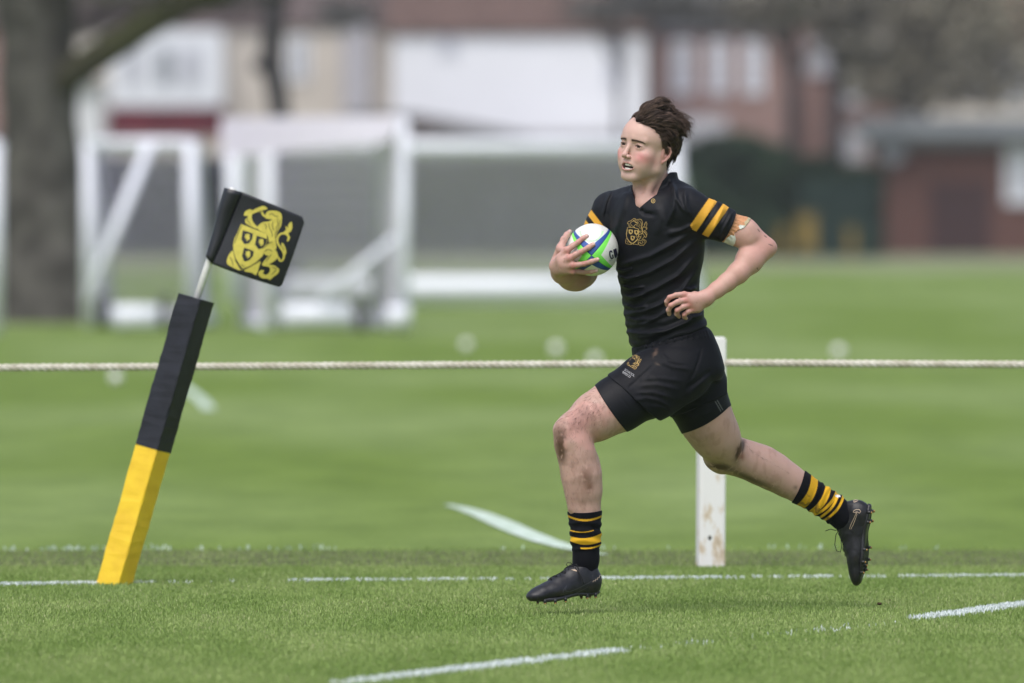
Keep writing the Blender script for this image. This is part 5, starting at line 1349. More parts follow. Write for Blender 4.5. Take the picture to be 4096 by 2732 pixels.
# brows and lashes: short hairs rooted on the skin
BB, Bco = bvh_of(body_o)
def skin_hair(hpts, dirf, ln, r, col, lift=.0006, bend=.3, ray=False):
    for h_ in hpts:
        p0 = np.array(h_) - off; loc = BB.ray_cast(Vector((p0[0], p0[1] - .4, p0[2])), Vector((0, 1, 0))) if ray else BB.find_nearest(Vector(p0))
        if loc[0] is None: continue
        p = np.array(loc[0]); n_ = np.array(loc[1]); d = dirf(h_); d = d - n_ * (d @ n_); d /= np.linalg.norm(d) + 1e-9; L_ = ln * rh.uniform(.6, 1.2)
        j = np.array([rh.gauss(0, 1) for _ in range(3)]) * bend; pts = [p + (d + j * i * .2) * L_ * i / 4 + n_ * lift * math.sin(i * .8) for i in range(5)]; strand(pts, r, (*col, 1.0))
for s_ in (-1, 1):
    pts = []
    for i in range(170):
        t = rh.random(); x = .011 + .041 * t; z = .0140 + .0048 * math.sin(t * 2.4) - .0073 * t + rh.gauss(0, 1) * .0014 * (1.15 - .7 * t); y = .092 - .55 * max(0, x - .012) ** 1 * .7
        pts.append(hp(s_ * x, y, z))
    skin_hair(pts, lambda h_: HL * s_ * .95 + HU * .25, .0048, .00028, (.06, .036, .027))
strand_obj("eyebrows", person, M_hair)
pts = []
for i in range(420):                               # fine short hairs breaking up the hairline and the temple fade
    sd_ = 1 if rh.random() < .75 else -1; z = rh.uniform(-.012, .082); g_ = float(np.interp(z, gz, gyv)); y = g_ + abs(rh.gauss(0, .0045)) - .002
    x = math.sqrt(max(0, 1 - ((y - .010) / .083) ** 2 - ((z - .030) / .060) ** 2)) * .0745 if z > .05 else .072
    pts.append(hp(sd_ * max(x, .0), y, z))
skin_hair(pts, lambda h_: HF * -.75 + HU * (.25 if to_h(np.array(h_)[None])[0][2] > .03 else -.7), .010, .00028, (.055, .033, .025), .0012, .5)
strand_obj("hairline_hair", hair_o, M_hair)
for s_ in (-1, 1):
    pts = [hp(s_ * (.0325 + .0118 * math.cos(a)), .082 - abs(.0118 * math.cos(a)) * .25, -.0028 + .0038 * math.sin(a)) for a in [rh.uniform(.15, 3.0) for _ in range(38)]]
    skin_hair(pts, lambda h_: HF * .9 + HU * .2 + HL * s_ * .2, .0020, .00024, (.015, .010, .008), .0006)
strand_obj("eyelashes", person, M_hair)
# leg hair
pts = []
for i in range(300):
    t = rh.random(); a = (2405, 1560) if rh.random() < .7 else (2440, 1600)
    x = a[0] + (2240 - a[0]) * t + rh.gauss(0, 38); y = a[1] + (1735 - a[1]) * t + rh.gauss(10, 36)
    if (x - 2383) * 122 + (y - 1547) * 0 > 12000: continue
    pts.append(q(x, y, -.32))
skin_hair(pts, lambda h_: np.array([-.35, .1, -.95]), .014, .00034, (.11, .056, .040), .0016, .5, True)
pts = [q(2300 + rh.gauss(5, 48), rh.uniform(1800, 2040), -.32) for _ in range(220)]
skin_hair(pts, lambda h_: np.array([.15, .1, -1]), .009, .00022, (.16, .09, .065), .0010, .5, True)
pts = []
for i in range(60):
    t = rh.random(); sd_ = rh.choice((0, 1)); x = (2930, 3180)[0] + 250 * t; y = (1905 + 103 * t) if sd_ else (1770 + 105 * t + 15); pts.append(q(x, y, .2))
skin_hair(pts, lambda h_: np.array([.7, .1, -.5]), .009, .00020, (.10, .06, .045), .0015, .6)
strand_obj("leg_hair", body_o, M_hair)
# ================================================================== clothing
def cloth_mat(name, rough=.62, spec=.35, sheen=.12, bump=.04):
    m = attr_mat(name, rough, spec, bump=bump, bscale=700, sheen=sheen); m.node_tree.nodes['Principled BSDF'].inputs['Sheen Roughness'].default_value = .4
    m.node_tree.nodes['Principled BSDF'].inputs['Sheen Tint'].default_value = (.55, .6, .8, 1); return m
M_shirt = cloth_mat("jersey_cloth", .60, .26, .03); M_shorts = cloth_mat("shorts_cloth", .68, .22, .05); M_under = cloth_mat("lycra", .58, .22, .02); M_sock = cloth_mat("knit", .85, .15, .06, .12)
class OFS:
    def __init__(s, n, o, k=0.0): s.n, s.o, s.k, s.sub = n, o, k, False
    def d(s, p): return s.n.d(p) - s.o
BLK = np.array([.0056, .0062, .0098]); GLD = np.array([.70, .36, .040])

def ap(pts):   # region-1 zoom coordinates -> photo px
    return [(2050 + .6376 * x, 350 + .6376 * y) for x, y in pts]
SF0 = [  # folds of the jersey
 (ap([(1130, 905), (1000, 985), (860, 1060), (740, 1095), (655, 1125)]), .0055, 13), (ap([(1150, 960), (1010, 1080), (860, 1160), (700, 1215), (668, 1222)]), .0050, 11),
 (ap([(1165, 1040), (1040, 1180), (900, 1260), (760, 1315), (690, 1325)]), .0055, 12), (ap([(1168, 1130), (1060, 1280), (930, 1360), (800, 1410), (700, 1425)]), .0055, 12),
 (ap([(1165, 1220), (1080, 1340), (950, 1420), (830, 1480), (706, 1500)]), .0040, 11), (ap([(1195, 1400), (1100, 1470), (960, 1530), (800, 1570), (730, 1560)]), .0050, 12),
 (ap([(1140, 860), (1060, 900), (960, 920)]), .0040, 14), (ap([(1010, 600), (1030, 700), (1090, 800)]), .0035, 9), (ap([(985, 560), (1010, 640), (1010, 760), (960, 880)]), .0045, 12),
 (ap([(1080, 640), (1090, 740), (1120, 820)]), .0035, 11), (ap([(620, 640), (585, 720), (560, 830)]), .0030, 8), (ap([(720, 640), (690, 760), (640, 900), (640, 1000)]), .0030, 16),
 (ap([(800, 760), (830, 790), (900, 800)]), -.0040, 10), (ap([(900, 720), (930, 830), (900, 940)]), .0025, 18),
 (ap([(640, 1140), (700, 1150), (760, 1130)]), .0040, 7), (ap([(655, 1185), (720, 1200), (800, 1180)]), .0045, 7), (ap([(672, 1240), (740, 1262), (840, 1250)]), .0050, 8), (ap([(685, 1300), (760, 1318), (850, 1300)]), .0045, 8),
 (ap([(690, 1360), (760, 1385), (860, 1370)]), .0045, 8), (ap([(700, 1440), (780, 1460), (900, 1445)]), .0040, 9), (ap([(705, 1530), (800, 1545), (1000, 1520)]), .0045, 9),
 (ap([(1160, 1255), (1120, 1268), (1080, 1262)]), .0060, 8), (ap([(1195, 1425), (1150, 1440), (1100, 1430)]), .004, 9),
 (ap([(1290, 700), (1200, 870)]), -.0022, 6), (ap([(1330, 735), (1255, 905)]), .0022, 8), (ap([(1385, 775), (1330, 880), (1300, 950)]), .0026, 7), (ap([(1350, 760), (1300, 850)]), -.002, 6),
]
SF = [(a, b * 2.2, c * .85) for a, b, c in SF0]
ARM_AX = np.array([.825, .566])
def sleeve_t(P2): return (((P2[..., 0] - 2050) / .6376) * ARM_AX[0] + ((P2[..., 1] - 350) / .6376) * ARM_AX[1])
cuff_c = q(*ap([(1358, 868)])[0], -.14); ua = q(2975, 930, -.115) - q(2800, 858, -.155); ua /= np.linalg.norm(ua)
cuff_n = ua * .9 + np.array([.825, -.1, -.566]) * .25; cuff_n /= np.linalg.norm(cuff_n)
sleeveL = NODE([RC(q(2745, 835, -.15), q(2850, 880, -.14), px(73), px(72), .03), RC(q(2850, 880, -.14), q(2960, 928, -.125), px(71), px(69), .02), plane(cuff_c, cuff_n, .003)], .035)
cuffR = q(2395, 925, .08)
sleeveR = NODE([RC(q(2440, 842, .06), q(2410, 900, .075), px(70), px(66), .03), RC(q(2410, 900, .075), q(2370, 980, .095), px(62), px(60), .02), plane(q(2388, 950, .085), q(2370, 985, .095) - q(2425, 870, .07), .003)], .03)
skeys = [(770, 2588, -.050, .110, .062), (800, 2592, -.055, .140, .080), (850, 2600, -.050, .163, .100), (950, 2636, -.035, .171, .118), (1000, 2642, -.025, .164, .118), (1050, 2640, -.022, .160, .114), (1100, 2633, -.015, .152, .108), (1160, 2640, -.010, .140, .103), (1200, 2646, -.005, .142, .103), (1250, 2656, 0, .146, .103), (1306, 2666, .006, .150, .107), (1350, 2684, .010, .156, .110), (1400, 2697, .012, .158, .112), (1440, 2706, .012, .158, .114)]
def hem(p):
    P2 = to_px(p); x = P2[..., 0]; y = np.interp(x, [2500, 2540, 2600, 2680, 2760, 2830, 2870], [1384, 1392, 1384, 1362, 1334, 1302, 1290]); return (P2[..., 1] - y) * S * .8
VP = np.array([(2521, 728), (2530, 762), (2541, 800), (2558, 829), (2592, 803), (2627, 778), (2638, 748), (2650, 722), (2682, 684), (2690, 600), (2500, 600)], float)
def poly_sd(P2, V):
    d = np.full(P2.shape[:-1], 1e9); ins = np.zeros(P2.shape[:-1], bool)
    for i in range(len(V)):
        a, b = V[i], V[(i + 1) % len(V)]; dd_, _ = seg_dist(P2, a, b); d = np.minimum(d, dd_)
        c_ = ((a[1] > P2[..., 1]) != (b[1] > P2[..., 1])) & (P2[..., 0] < (b[0] - a[0]) * (P2[..., 1] - a[1]) / (b[1] - a[1] + 1e-9) + a[0]); ins ^= c_
    return np.where(ins, -d, d) * S
vcut = FN(lambda p: np.maximum(poly_sd(to_px(p), VP), p[..., 1] + .035), .002, True)
neck_sub = [RC(q(2608, 735, -.035), q(2614, 640, -.06), .0575, .062, .006, True), vcut]
collar = NODE([RC(q(2612, 775, -.040), q(2625, 712, -.042), .073, .0700, .01), FN(lambda p: np.interp(to_px(p)[..., 0], [2500, 2530, 2560, 2620, 2655, 2680, 2700], [735, 738, 800, 778, 722, 690, 690]) * 0 + (np.interp(to_px(p)[..., 0], [2500, 2528, 2545, 2600, 2627, 2650, 2680, 2700], [726, 732, 760, 780, 772, 724, 690, 688]) - to_px(p)[..., 1]) * S, .003, 'cut')], .010)
shirt_n = NODE([LOFT(tk(0, skeys), TL, TF, .02), RC(q(2640, 760, -.02), q(2745, 830, -.14), .040, .056, .04), RC(q(2580, 775, 0), q(2450, 838, .055), .040, .050, .04),
                RC(q(2655, 725, -.01), q(2740, 790, -.09), .026, .040, .03), sleeveL, sleeveR, collar] + neck_sub + [FN(hem, .003, 'cut')],
               disp=(lambda ff: (lambda p: ff(p) + .0030 * (fbm(p * np.array([1, 1, .8]), 26, 2) - .5) + (lambda P2: .0020 * sstep(1080, 1200, P2[..., 1] + .35 * (2600 - P2[..., 0])) * np.sin((P2[..., 0] * .42 + P2[..., 1] * .90) * .15 + 9 * fbm(p, 9, 2)))(to_px(p))))(folds(SF)))
def shirt_col(v, n):
    P2 = to_px(v); c = np.repeat(BLK[None], len(v), 0); t = sleeve_t(P2)
    onL = (P2[:, 0] > 2745) & (P2[:, 1] < 990) & (v[:, 1] < .02)
    tb_ = t + 6 * np.sin(P2[:, 1] * .05)
    g = ((sstep(1408, 1411, t) - sstep(1462, 1465, t)) + (sstep(1501, 1504, t) - sstep(1544, 1547, t))) * onL * (P2[:, 1] < np.interp(P2[:, 0], [2740, 2761, 2770, 2834, 2885, 2900], [880, 903, 919, 950, 975, 990]))
    u_ = (P2[:, 0] - 2425) * -.55 + (P2[:, 1] - 870) * .83                 # right sleeve, along the arm
    onR = (P2[:, 0] < 2420) & (P2[:, 1] > 820)
    t2 = P2[:, 1] - (P2[:, 0] - 2362) * 1.30
    g2 = ((sstep(834, 838, t2) - sstep(872, 876, t2)) + (sstep(903, 907, t2))) * onR
    g = np.clip(g + g2, 0, 1)[:, None]; return c * (1 - g) + GLD[None] * (.92 + .16 * fbm(v, 60, 2))[:, None] * g
lo_s = [q(2330, 0, 0)[0], -.30, q(0, 1420)[2]]; hi_s = [q(2975, 0, 0)[0], .24, q(0, 672)[2]]
shirt_o = sdf_mesh("shirt", shirt_n, lo_s, hi_s, .0026, M_shirt, person, shirt_col)

# ------------------------------------------------------------------ shorts and compression shorts
def p5(pts): return [(2150 + .542 * x, 1300 + .542 * y) for x, y in pts]
HF_ = [
 (p5([(900, 200), (960, 260), (1100, 290)]), .004, 9), (p5([(880, 260), (1000, 310), (1150, 330)]), .004, 9), (p5([(700, 560), (800, 540), (900, 560), (1000, 620)]), .0035, 9), (p5([(720, 500), (860, 500), (1000, 540)]), .0035, 8),
 (p5([(740, 450), (880, 440), (1060, 480)]), .0035, 9), (p5([(760, 400), (900, 390), (1100, 420)]), .003, 9), (p5([(830, 600), (920, 610), (1010, 660)]), .003, 8), (p5([(720, 210), (800, 225), (850, 235)]), .004, 6),
 (p5([(1215, 150), (1190, 260), (1160, 340), (1120, 420)]), -.003, 6), (p5([(880, 270), (800, 350), (700, 440), (665, 470)]), -.003, 6), (p5([(1280, 360), (1180, 460), (1080, 560)]), .005, 14), (p5([(1300, 320), (1200, 400), (1080, 480)]), -.004, 9),
 (p5([(1180, 40), (1200, 110)]), .003, 4), (p5([(1200, 35), (1222, 100)]), .003, 4), (p5([(1225, 30), (1245, 100)]), .003, 4), (p5([(1245, 25), (1270, 100)]), .003, 4), (p5([(1140, 60), (1150, 110)]), .003, 4), (p5([(1100, 70), (1105, 115)]), .003, 4), (p5([(1060, 85), (1062, 120)]), .003, 4), (p5([(1010, 95), (1010, 130)]), .003, 4), (p5([(960, 100), (955, 135)]), .003, 4), (p5([(900, 115), (895, 150)]), .003, 4), (p5([(850, 125), (845, 160)]), .003, 4), (p5([(800, 140), (795, 170)]), .003, 4),
 (p5([(730, 190), (760, 185), (1000, 130), (1240, 60)]), -.0025, 5),
]
def line_cut(a, b, inside, dy=0.0):
    """half space bounded by the vertical-depth plane through two photo points, keeping `inside`"""
    A, Bq, C = q(*a, dy), q(*b, dy), q(*inside, dy); n = np.array([-(Bq - A)[2], 0, (Bq - A)[0]]); n /= np.linalg.norm(n)
    if (C - A) @ n > 0: n = -n
    return A, n
A_, n_ = line_cut((2453, 1517), (2654, 1690), (2700, 1470)); nF = n_ + np.array([0, -.25, 0])
frontleg = NODE([RC(q(2722, 1468, -.05), q(2590, 1555, -.085), px(133), px(129), .03), RC(q(2590, 1555, -.085), q(2470, 1640, -.12), px(129), px(128), .02), FN((lambda A, n: (lambda p: (p - A) @ n))(q(2553, 1603, -.10), n_), .003, 'cut'),
                 FN((lambda A, n: (lambda p: (p - A) @ n))(*line_cut((2677, 1668), (2654, 1690), (2550, 1500))), .004, 'cut')], .02)
A2, n2 = line_cut((2893, 1576), (2755, 1640), (2760, 1450))
backleg = NODE([RC(q(2745, 1475, .045), q(2795, 1570, .075), px(132), px(116), .03), RC(q(2795, 1570, .075), q(2850, 1680, .10), px(112), px(104), .02), FN(lambda p: (p - A2) @ n2, .003, 'cut')], .03)
wkeys = [(1302, 2680, .008, .140, .101), (1340, 2690, .010, .151, .107), (1380, 2700, .012, .158, .113), (1430, 2710, .014, .163, .118), (1480, 2718, .016, .165, .120), (1520, 2722, .016, .150, .110)]
def waist(p):
    P2 = to_px(p); y = np.interp(P2[..., 0], [2500, 2545, 2640, 2740, 2830, 2870], [1405, 1402, 1372, 1330, 1290, 1280]); return (y - 14 - P2[..., 1]) * S
FL2 = (lambda A, n: (lambda p: (p - A) @ n))(*line_cut((2453, 1517), (2654, 1690), (2700, 1470)))
shorts_n = NODE([LOFT(tk(.0015, wkeys), TL, TF, .03), NODE([OFS(leg_n, .006), FN(lambda p: np.minimum(FL2(p), .2), .003, 'cut'), FN(lambda p: (p - A2) @ n2, .003, 'cut'), FN(lambda p: p[..., 2] - q(0, 1400)[2], .01, 'cut')], .01), frontleg, backleg, RC(q(2800, 1430, .05), q(2815, 1470, .06), px(62), px(66), .03), FN(waist, .003, 'cut')],
                disp=(lambda ff: (lambda p: ff(p) + .0025 * (fbm(p, 24, 2) - .5)))(folds(HF_)))
def shorts_col(v, n):
    P2 = to_px(v); c = np.repeat((BLK * .85)[None], len(v), 0)
    def t(cx, cy, rx, ry, a_, col, amt, thr=.50):
        nonlocal c
        dx, dy = P2[:, 0] - cx, P2[:, 1] - cy; ca, sa = math.cos(a_), math.sin(a_); d_ = np.hypot((dx * ca + dy * sa) / rx, (-dx * sa + dy * ca) / ry)
        m = np.clip(np.exp(-d_ ** 2) * sstep(thr - .08, thr + .12, fbm(v, 80, 3) + .25 * np.exp(-d_ ** 2)) * amt, 0, 1)[:, None] * (v[:, 1] < .02)[:, None]; c = c * (1 - m) + np.array(col)[None] * m
    t(2621, 1412, 8, 18, .3, (.10, .065, .05), .8); t(2632, 1458, 14, 5, .5, (.07, .05, .04), .7); t(2600, 1540, 80, 50, .4, (.020, .019, .021), .5, .55)
    return c
shorts_o = sdf_mesh("shorts", shorts_n, [q(2430, 0)[0], -.26, q(0, 1705)[2]], [q(2910, 0)[0], .24, q(0, 1270)[2]], .0028, M_shorts, person, shorts_col)
ca_, na_ = line_cut((2383, 1547), (2505, 1724), (2600, 1600)); cb_, nb_ = line_cut((2914, 1631), (2736, 1735), (2780, 1600))
def arcut(A, n, bow, mid, half):
    def f(p):
        P2 = to_px(p); d_, t = seg_dist(P2, mid[0], mid[1]); return (p - A) @ n - bow * (1 - (2 * t - 1) ** 2)
    return f
under_n = NODE([NODE([OFS(NODE(chain(LLg, .03)), .0022)] + [FN(arcut(ca_, na_, .004, ((2383, 1547), (2505, 1724)), 0), .002, 'cut')], .01),
                NODE([OFS(NODE(chain(RLg, .03)), .0022)] + [FN(arcut(cb_, nb_, .010, ((2914, 1631), (2736, 1735)), 0), .002, 'cut')], .02)],
               disp=folds([(p5([(1100, 600), (1060, 660), (1000, 680)]), .002, 8), (p5([(1400, 560), (1250, 660), (1100, 700)]), .0012, 8), (p5([(520, 420), (600, 520), (700, 640)]), -.0012, 5)]))
def under_col(v, n):
    P2 = to_px(v); c = np.repeat((BLK * .8)[None], len(v), 0)
    for x0_ in (0, 8):
        d_, _ = seg_dist(P2, (2861 + x0_, 1606 - x0_ * .6), (2883 + x0_, 1644 - x0_ * .6)); m = (1 - sstep(1.2, 2.6, d_))[:, None] * .6 * (v[:, 1] < .12)[:, None]; c = c * (1 - m) + .18 * m
    return c
under_o = sdf_mesh("compression_shorts", under_n, [q(2330, 0)[0], -.30, q(0, 1760)[2]], [q(2945, 0)[0], .24, q(0, 1350)[2]], .0026, M_under, person, under_col)

# ------------------------------------------------------------------ elbow tape
def tape_t(P2): return P2[..., 0] * ARM_AX[0] + P2[..., 1] * ARM_AX[1]
tA = q(2860, 885, -.14); tB = q(2985, 935, -.113)
def tape_disp(p):
    P2 = to_px(p); t = tape_t(P2); s_ = -P2[..., 0] * ARM_AX[1] + P2[..., 1] * ARM_AX[0]
    return .0009 * np.sin(s_ * .42 + 1.5 * np.sin(t * .12)) * (1 - sstep(2950, 2962, t - 0)) + .0012 * (fbm(p, 70, 2) - .5)
tp0 = tape_t(np.array([2985., 905.]))
def tape_cut(p):
    P2 = to_px(p); s_ = -P2[..., 0] * ARM_AX[1] + P2[..., 1] * ARM_AX[0]; t = tape_t(P2); s0 = -2976 * ARM_AX[1] + 927 * ARM_AX[0]
    e = tp0 + np.interp(s_ - s0, [-60, -45, -18, -6, 8, 26, 44, 60], [-2, 0, -2, -8, -18, -24, -4, 2]); return (t - e) * S
tape_n = NODE([NODE([OFS(NODE(uarm), .0022), FN(tape_cut, .0, 'cut'), FN(lambda p: (2860 * ARM_AX[0] + 890 * ARM_AX[1] - tape_t(to_px(p))) * S, 0, 'cut')])], disp=tape_disp)
def tape_col(v, n):
    P2 = to_px(v); t = tape_t(P2); s_ = -P2[:, 0] * ARM_AX[1] + P2[:, 1] * ARM_AX[0] - (-2976 * ARM_AX[1] + 927 * ARM_AX[0])
    c = np.repeat(np.array([[.55, .27, .14]]), len(v), 0) * (.8 + .4 * fbm(v, 90, 2))[:, None]
    e = tp0 + np.interp(s_, [-60, -45, -18, -6, 8, 26, 44, 60], [-2, 0, -2, -8, -18, -24, -4, 2])
    zz = e - np.interp(s_, [-60, -44, -34, -24, -14, -6, 0, 4, 20, 34, 42, 60], [12, 12, 16, 5, 20, 18, 2, -3, -3, 2, 26, 40]); w = sstep(-1, 1, t - zz)[:, None]
    wc = np.array([[.66, .68, .64]]) * (.85 + .3 * fbm(v, 50, 2))[:, None]; yl = sstep(-12, -26, s_)[:, None]; wc = wc * (1 - yl) + np.array([[.45, .38, .24]]) * yl; c = c * (1 - w) + wc * w
    gr = (sstep(.62, .72, fbm(v + 2, 120, 2)) * (s_ < -15) * .3)[:, None]; return c * (1 - gr) + .10 * gr
tape_o = sdf_mesh("arm_tape", tape_n, [q(2840, 0)[0], -.22, q(0, 1010)[2]], [q(3050, 0)[0], -.02, q(0, 820)[2]], .0016, attr_mat("strapping_tape", .7, .25, bump=.15, bscale=500), person, tape_col)

# ------------------------------------------------------------------ socks
ax1 = np.array([.02, 1.0]); ax1 /= np.linalg.norm(ax1)
def sock_disp(a, ax, l0, l1, amp, wl, seed):
    rr_ = np.random.RandomState(seed)
    def f(p):
        P2 = to_px(p); t = (P2[..., 0] - a[0]) * ax[0] + (P2[..., 1] - a[1]) * ax[1]; s_ = -(P2[..., 0] - a[0]) * ax[1] + (P2[..., 1] - a[1]) * ax[0]
        m = sstep(l0, l0 + 15, t) * (1 - sstep(l1, l1 + 12, t)); return -amp * m * (np.sin((t + 7 * np.sin(s_ * .035 + seed)) * 2 * math.pi / wl) * .5 + .3) - .0006 * np.sin(s_ * .6) * (t < 60) * 0 + .001 * (fbm(p, 60, 2) - .5)
    return f
sL = NODE([OFS(NODE(lshank), .0040, .004)] + chain([(2339, 2035, -.201, 63), (2341, 2095, -.199, 57), (2343, 2150, -.198, 55), (2343, 2188, -.197, 50), (2343, 2230, -.195, 50), (2338, 2285, -.190, 50), (2300, 2320, -.205, 42), (2220, 2350, -.235, 34)], .008) + [FN(arcut(*line_cut((2280, 2040), (2401, 2036), (2340, 2200)), -0.004, ((2280, 2046), (2401, 2042)), 0), .001, 'cut')],
          disp=sock_disp((2340, 2045), ax1, 30, 150, .0042, 38, 1))
def sockL_col(v, n):
    P2 = to_px(v); c = np.repeat((BLK * .7)[None], len(v), 0); x = (P2[:, 0] - 2280) / 120; y = P2[:, 1]
    bow = 13 * (1 - (2 * x - 1) ** 2) * (v[:, 1] < -.20) - 3
    y = y - bow
    rib = .5 + .5 * np.sin(P2[:, 0] * 1.3)
    g = (sstep(2066, 2068, y) - sstep(2074, 2076, y)) * (.45 + .55 * rib) + (sstep(2121, 2123, y + 10 * x) - sstep(2125, 2127, y + 12 * x)) * (x < .8) + (sstep(2146, 2148, y + 8 * x) - sstep(2166, 2168, y - 4 * x)) + (sstep(2180, 2182, y) - sstep(2186, 2188, y)) * (x > .35)
    g = np.clip(g, 0, 1)[:, None]; return c * (1 - g) + (GLD * np.array([1.05, 1.12, .5]))[None] * g
sockL = sdf_mesh("sock", sL, [q(2180, 0, -.3)[0], -.30, q(0, 2400)[2]], [q(2425, 0)[0], -.10, q(0, 2025)[2]], .0020, M_sock, person, sockL_col)
ax2 = np.array([.85, .526]); R0 = (3205, 1953)
sR = NODE([OFS(NODE(rshank), .0028, .004)] + chain([(3192, 1945, .30, 64), (3240, 1975, .312, 59), (3290, 2006, .322, 56), (3335, 2034, .332, 57), (3372, 2066, .342, 54), (3412, 2090, .350, 50), (3425, 2150, .355, 44)], .008) + [FN(arcut(*line_cut((3228, 1896), (3180, 2010), (3300, 2010)), -.004, ((3228, 1896), (3180, 2010)), 0), .001, 'cut')],
          disp=sock_disp(R0, ax2, 40, 165, .0042, 30, 3))
def sockR_col(v, n):
    P2 = to_px(v); c = np.repeat((BLK * .7)[None], len(v), 0); t = (P2[:, 0] - R0[0]) * ax2[0] + (P2[:, 1] - R0[1]) * ax2[1]; s_ = -(P2[:, 0] - R0[0]) * ax2[1] + (P2[:, 1] - R0[1]) * ax2[0]
    t = t + 14 * (1 - (s_ / 62) ** 2) * -1 + 4; rib = .80 + .2 * np.sin(s_ * 1.5); g = 0
    for a, b, sl in ((18, 50, -.10), (78, 103, .03), (112, 124, .22), (128, 138, .10), (150, 160, .12)): tt = t + s_ * sl; g = g + (sstep(a, a + 2, tt) - sstep(b, b + 2, tt)) * (rib if a == 18 else 1)
    g = np.clip(g, 0, 1)[:, None]; c = c * (1 - g) + (GLD * np.array([1.05, 1.12, .5]))[None] * g
    dm_ = (sstep(.56, .68, fbm(v, 75, 2)) * g[:, 0] * (s_ > 0) * .7)[:, None]; c = c * (1 - dm_) + np.array([.12, .08, .03]) * dm_
    w = ((np.hypot((P2[:, 0] - 3352) / 11, (P2[:, 1] - 1984) / 6) + .9 * (fbm(v, 170, 2) - .5)) < .9)[:, None] * 1.0; return c * (1 - w) + .7 * w
sockR = sdf_mesh("sock", sR, [q(3150, 0, .3)[0], .22, q(0, 2200)[2]], [q(3480, 0, .3)[0], .44, q(0, 1880)[2]], .0020, M_sock, person, sockR_col)

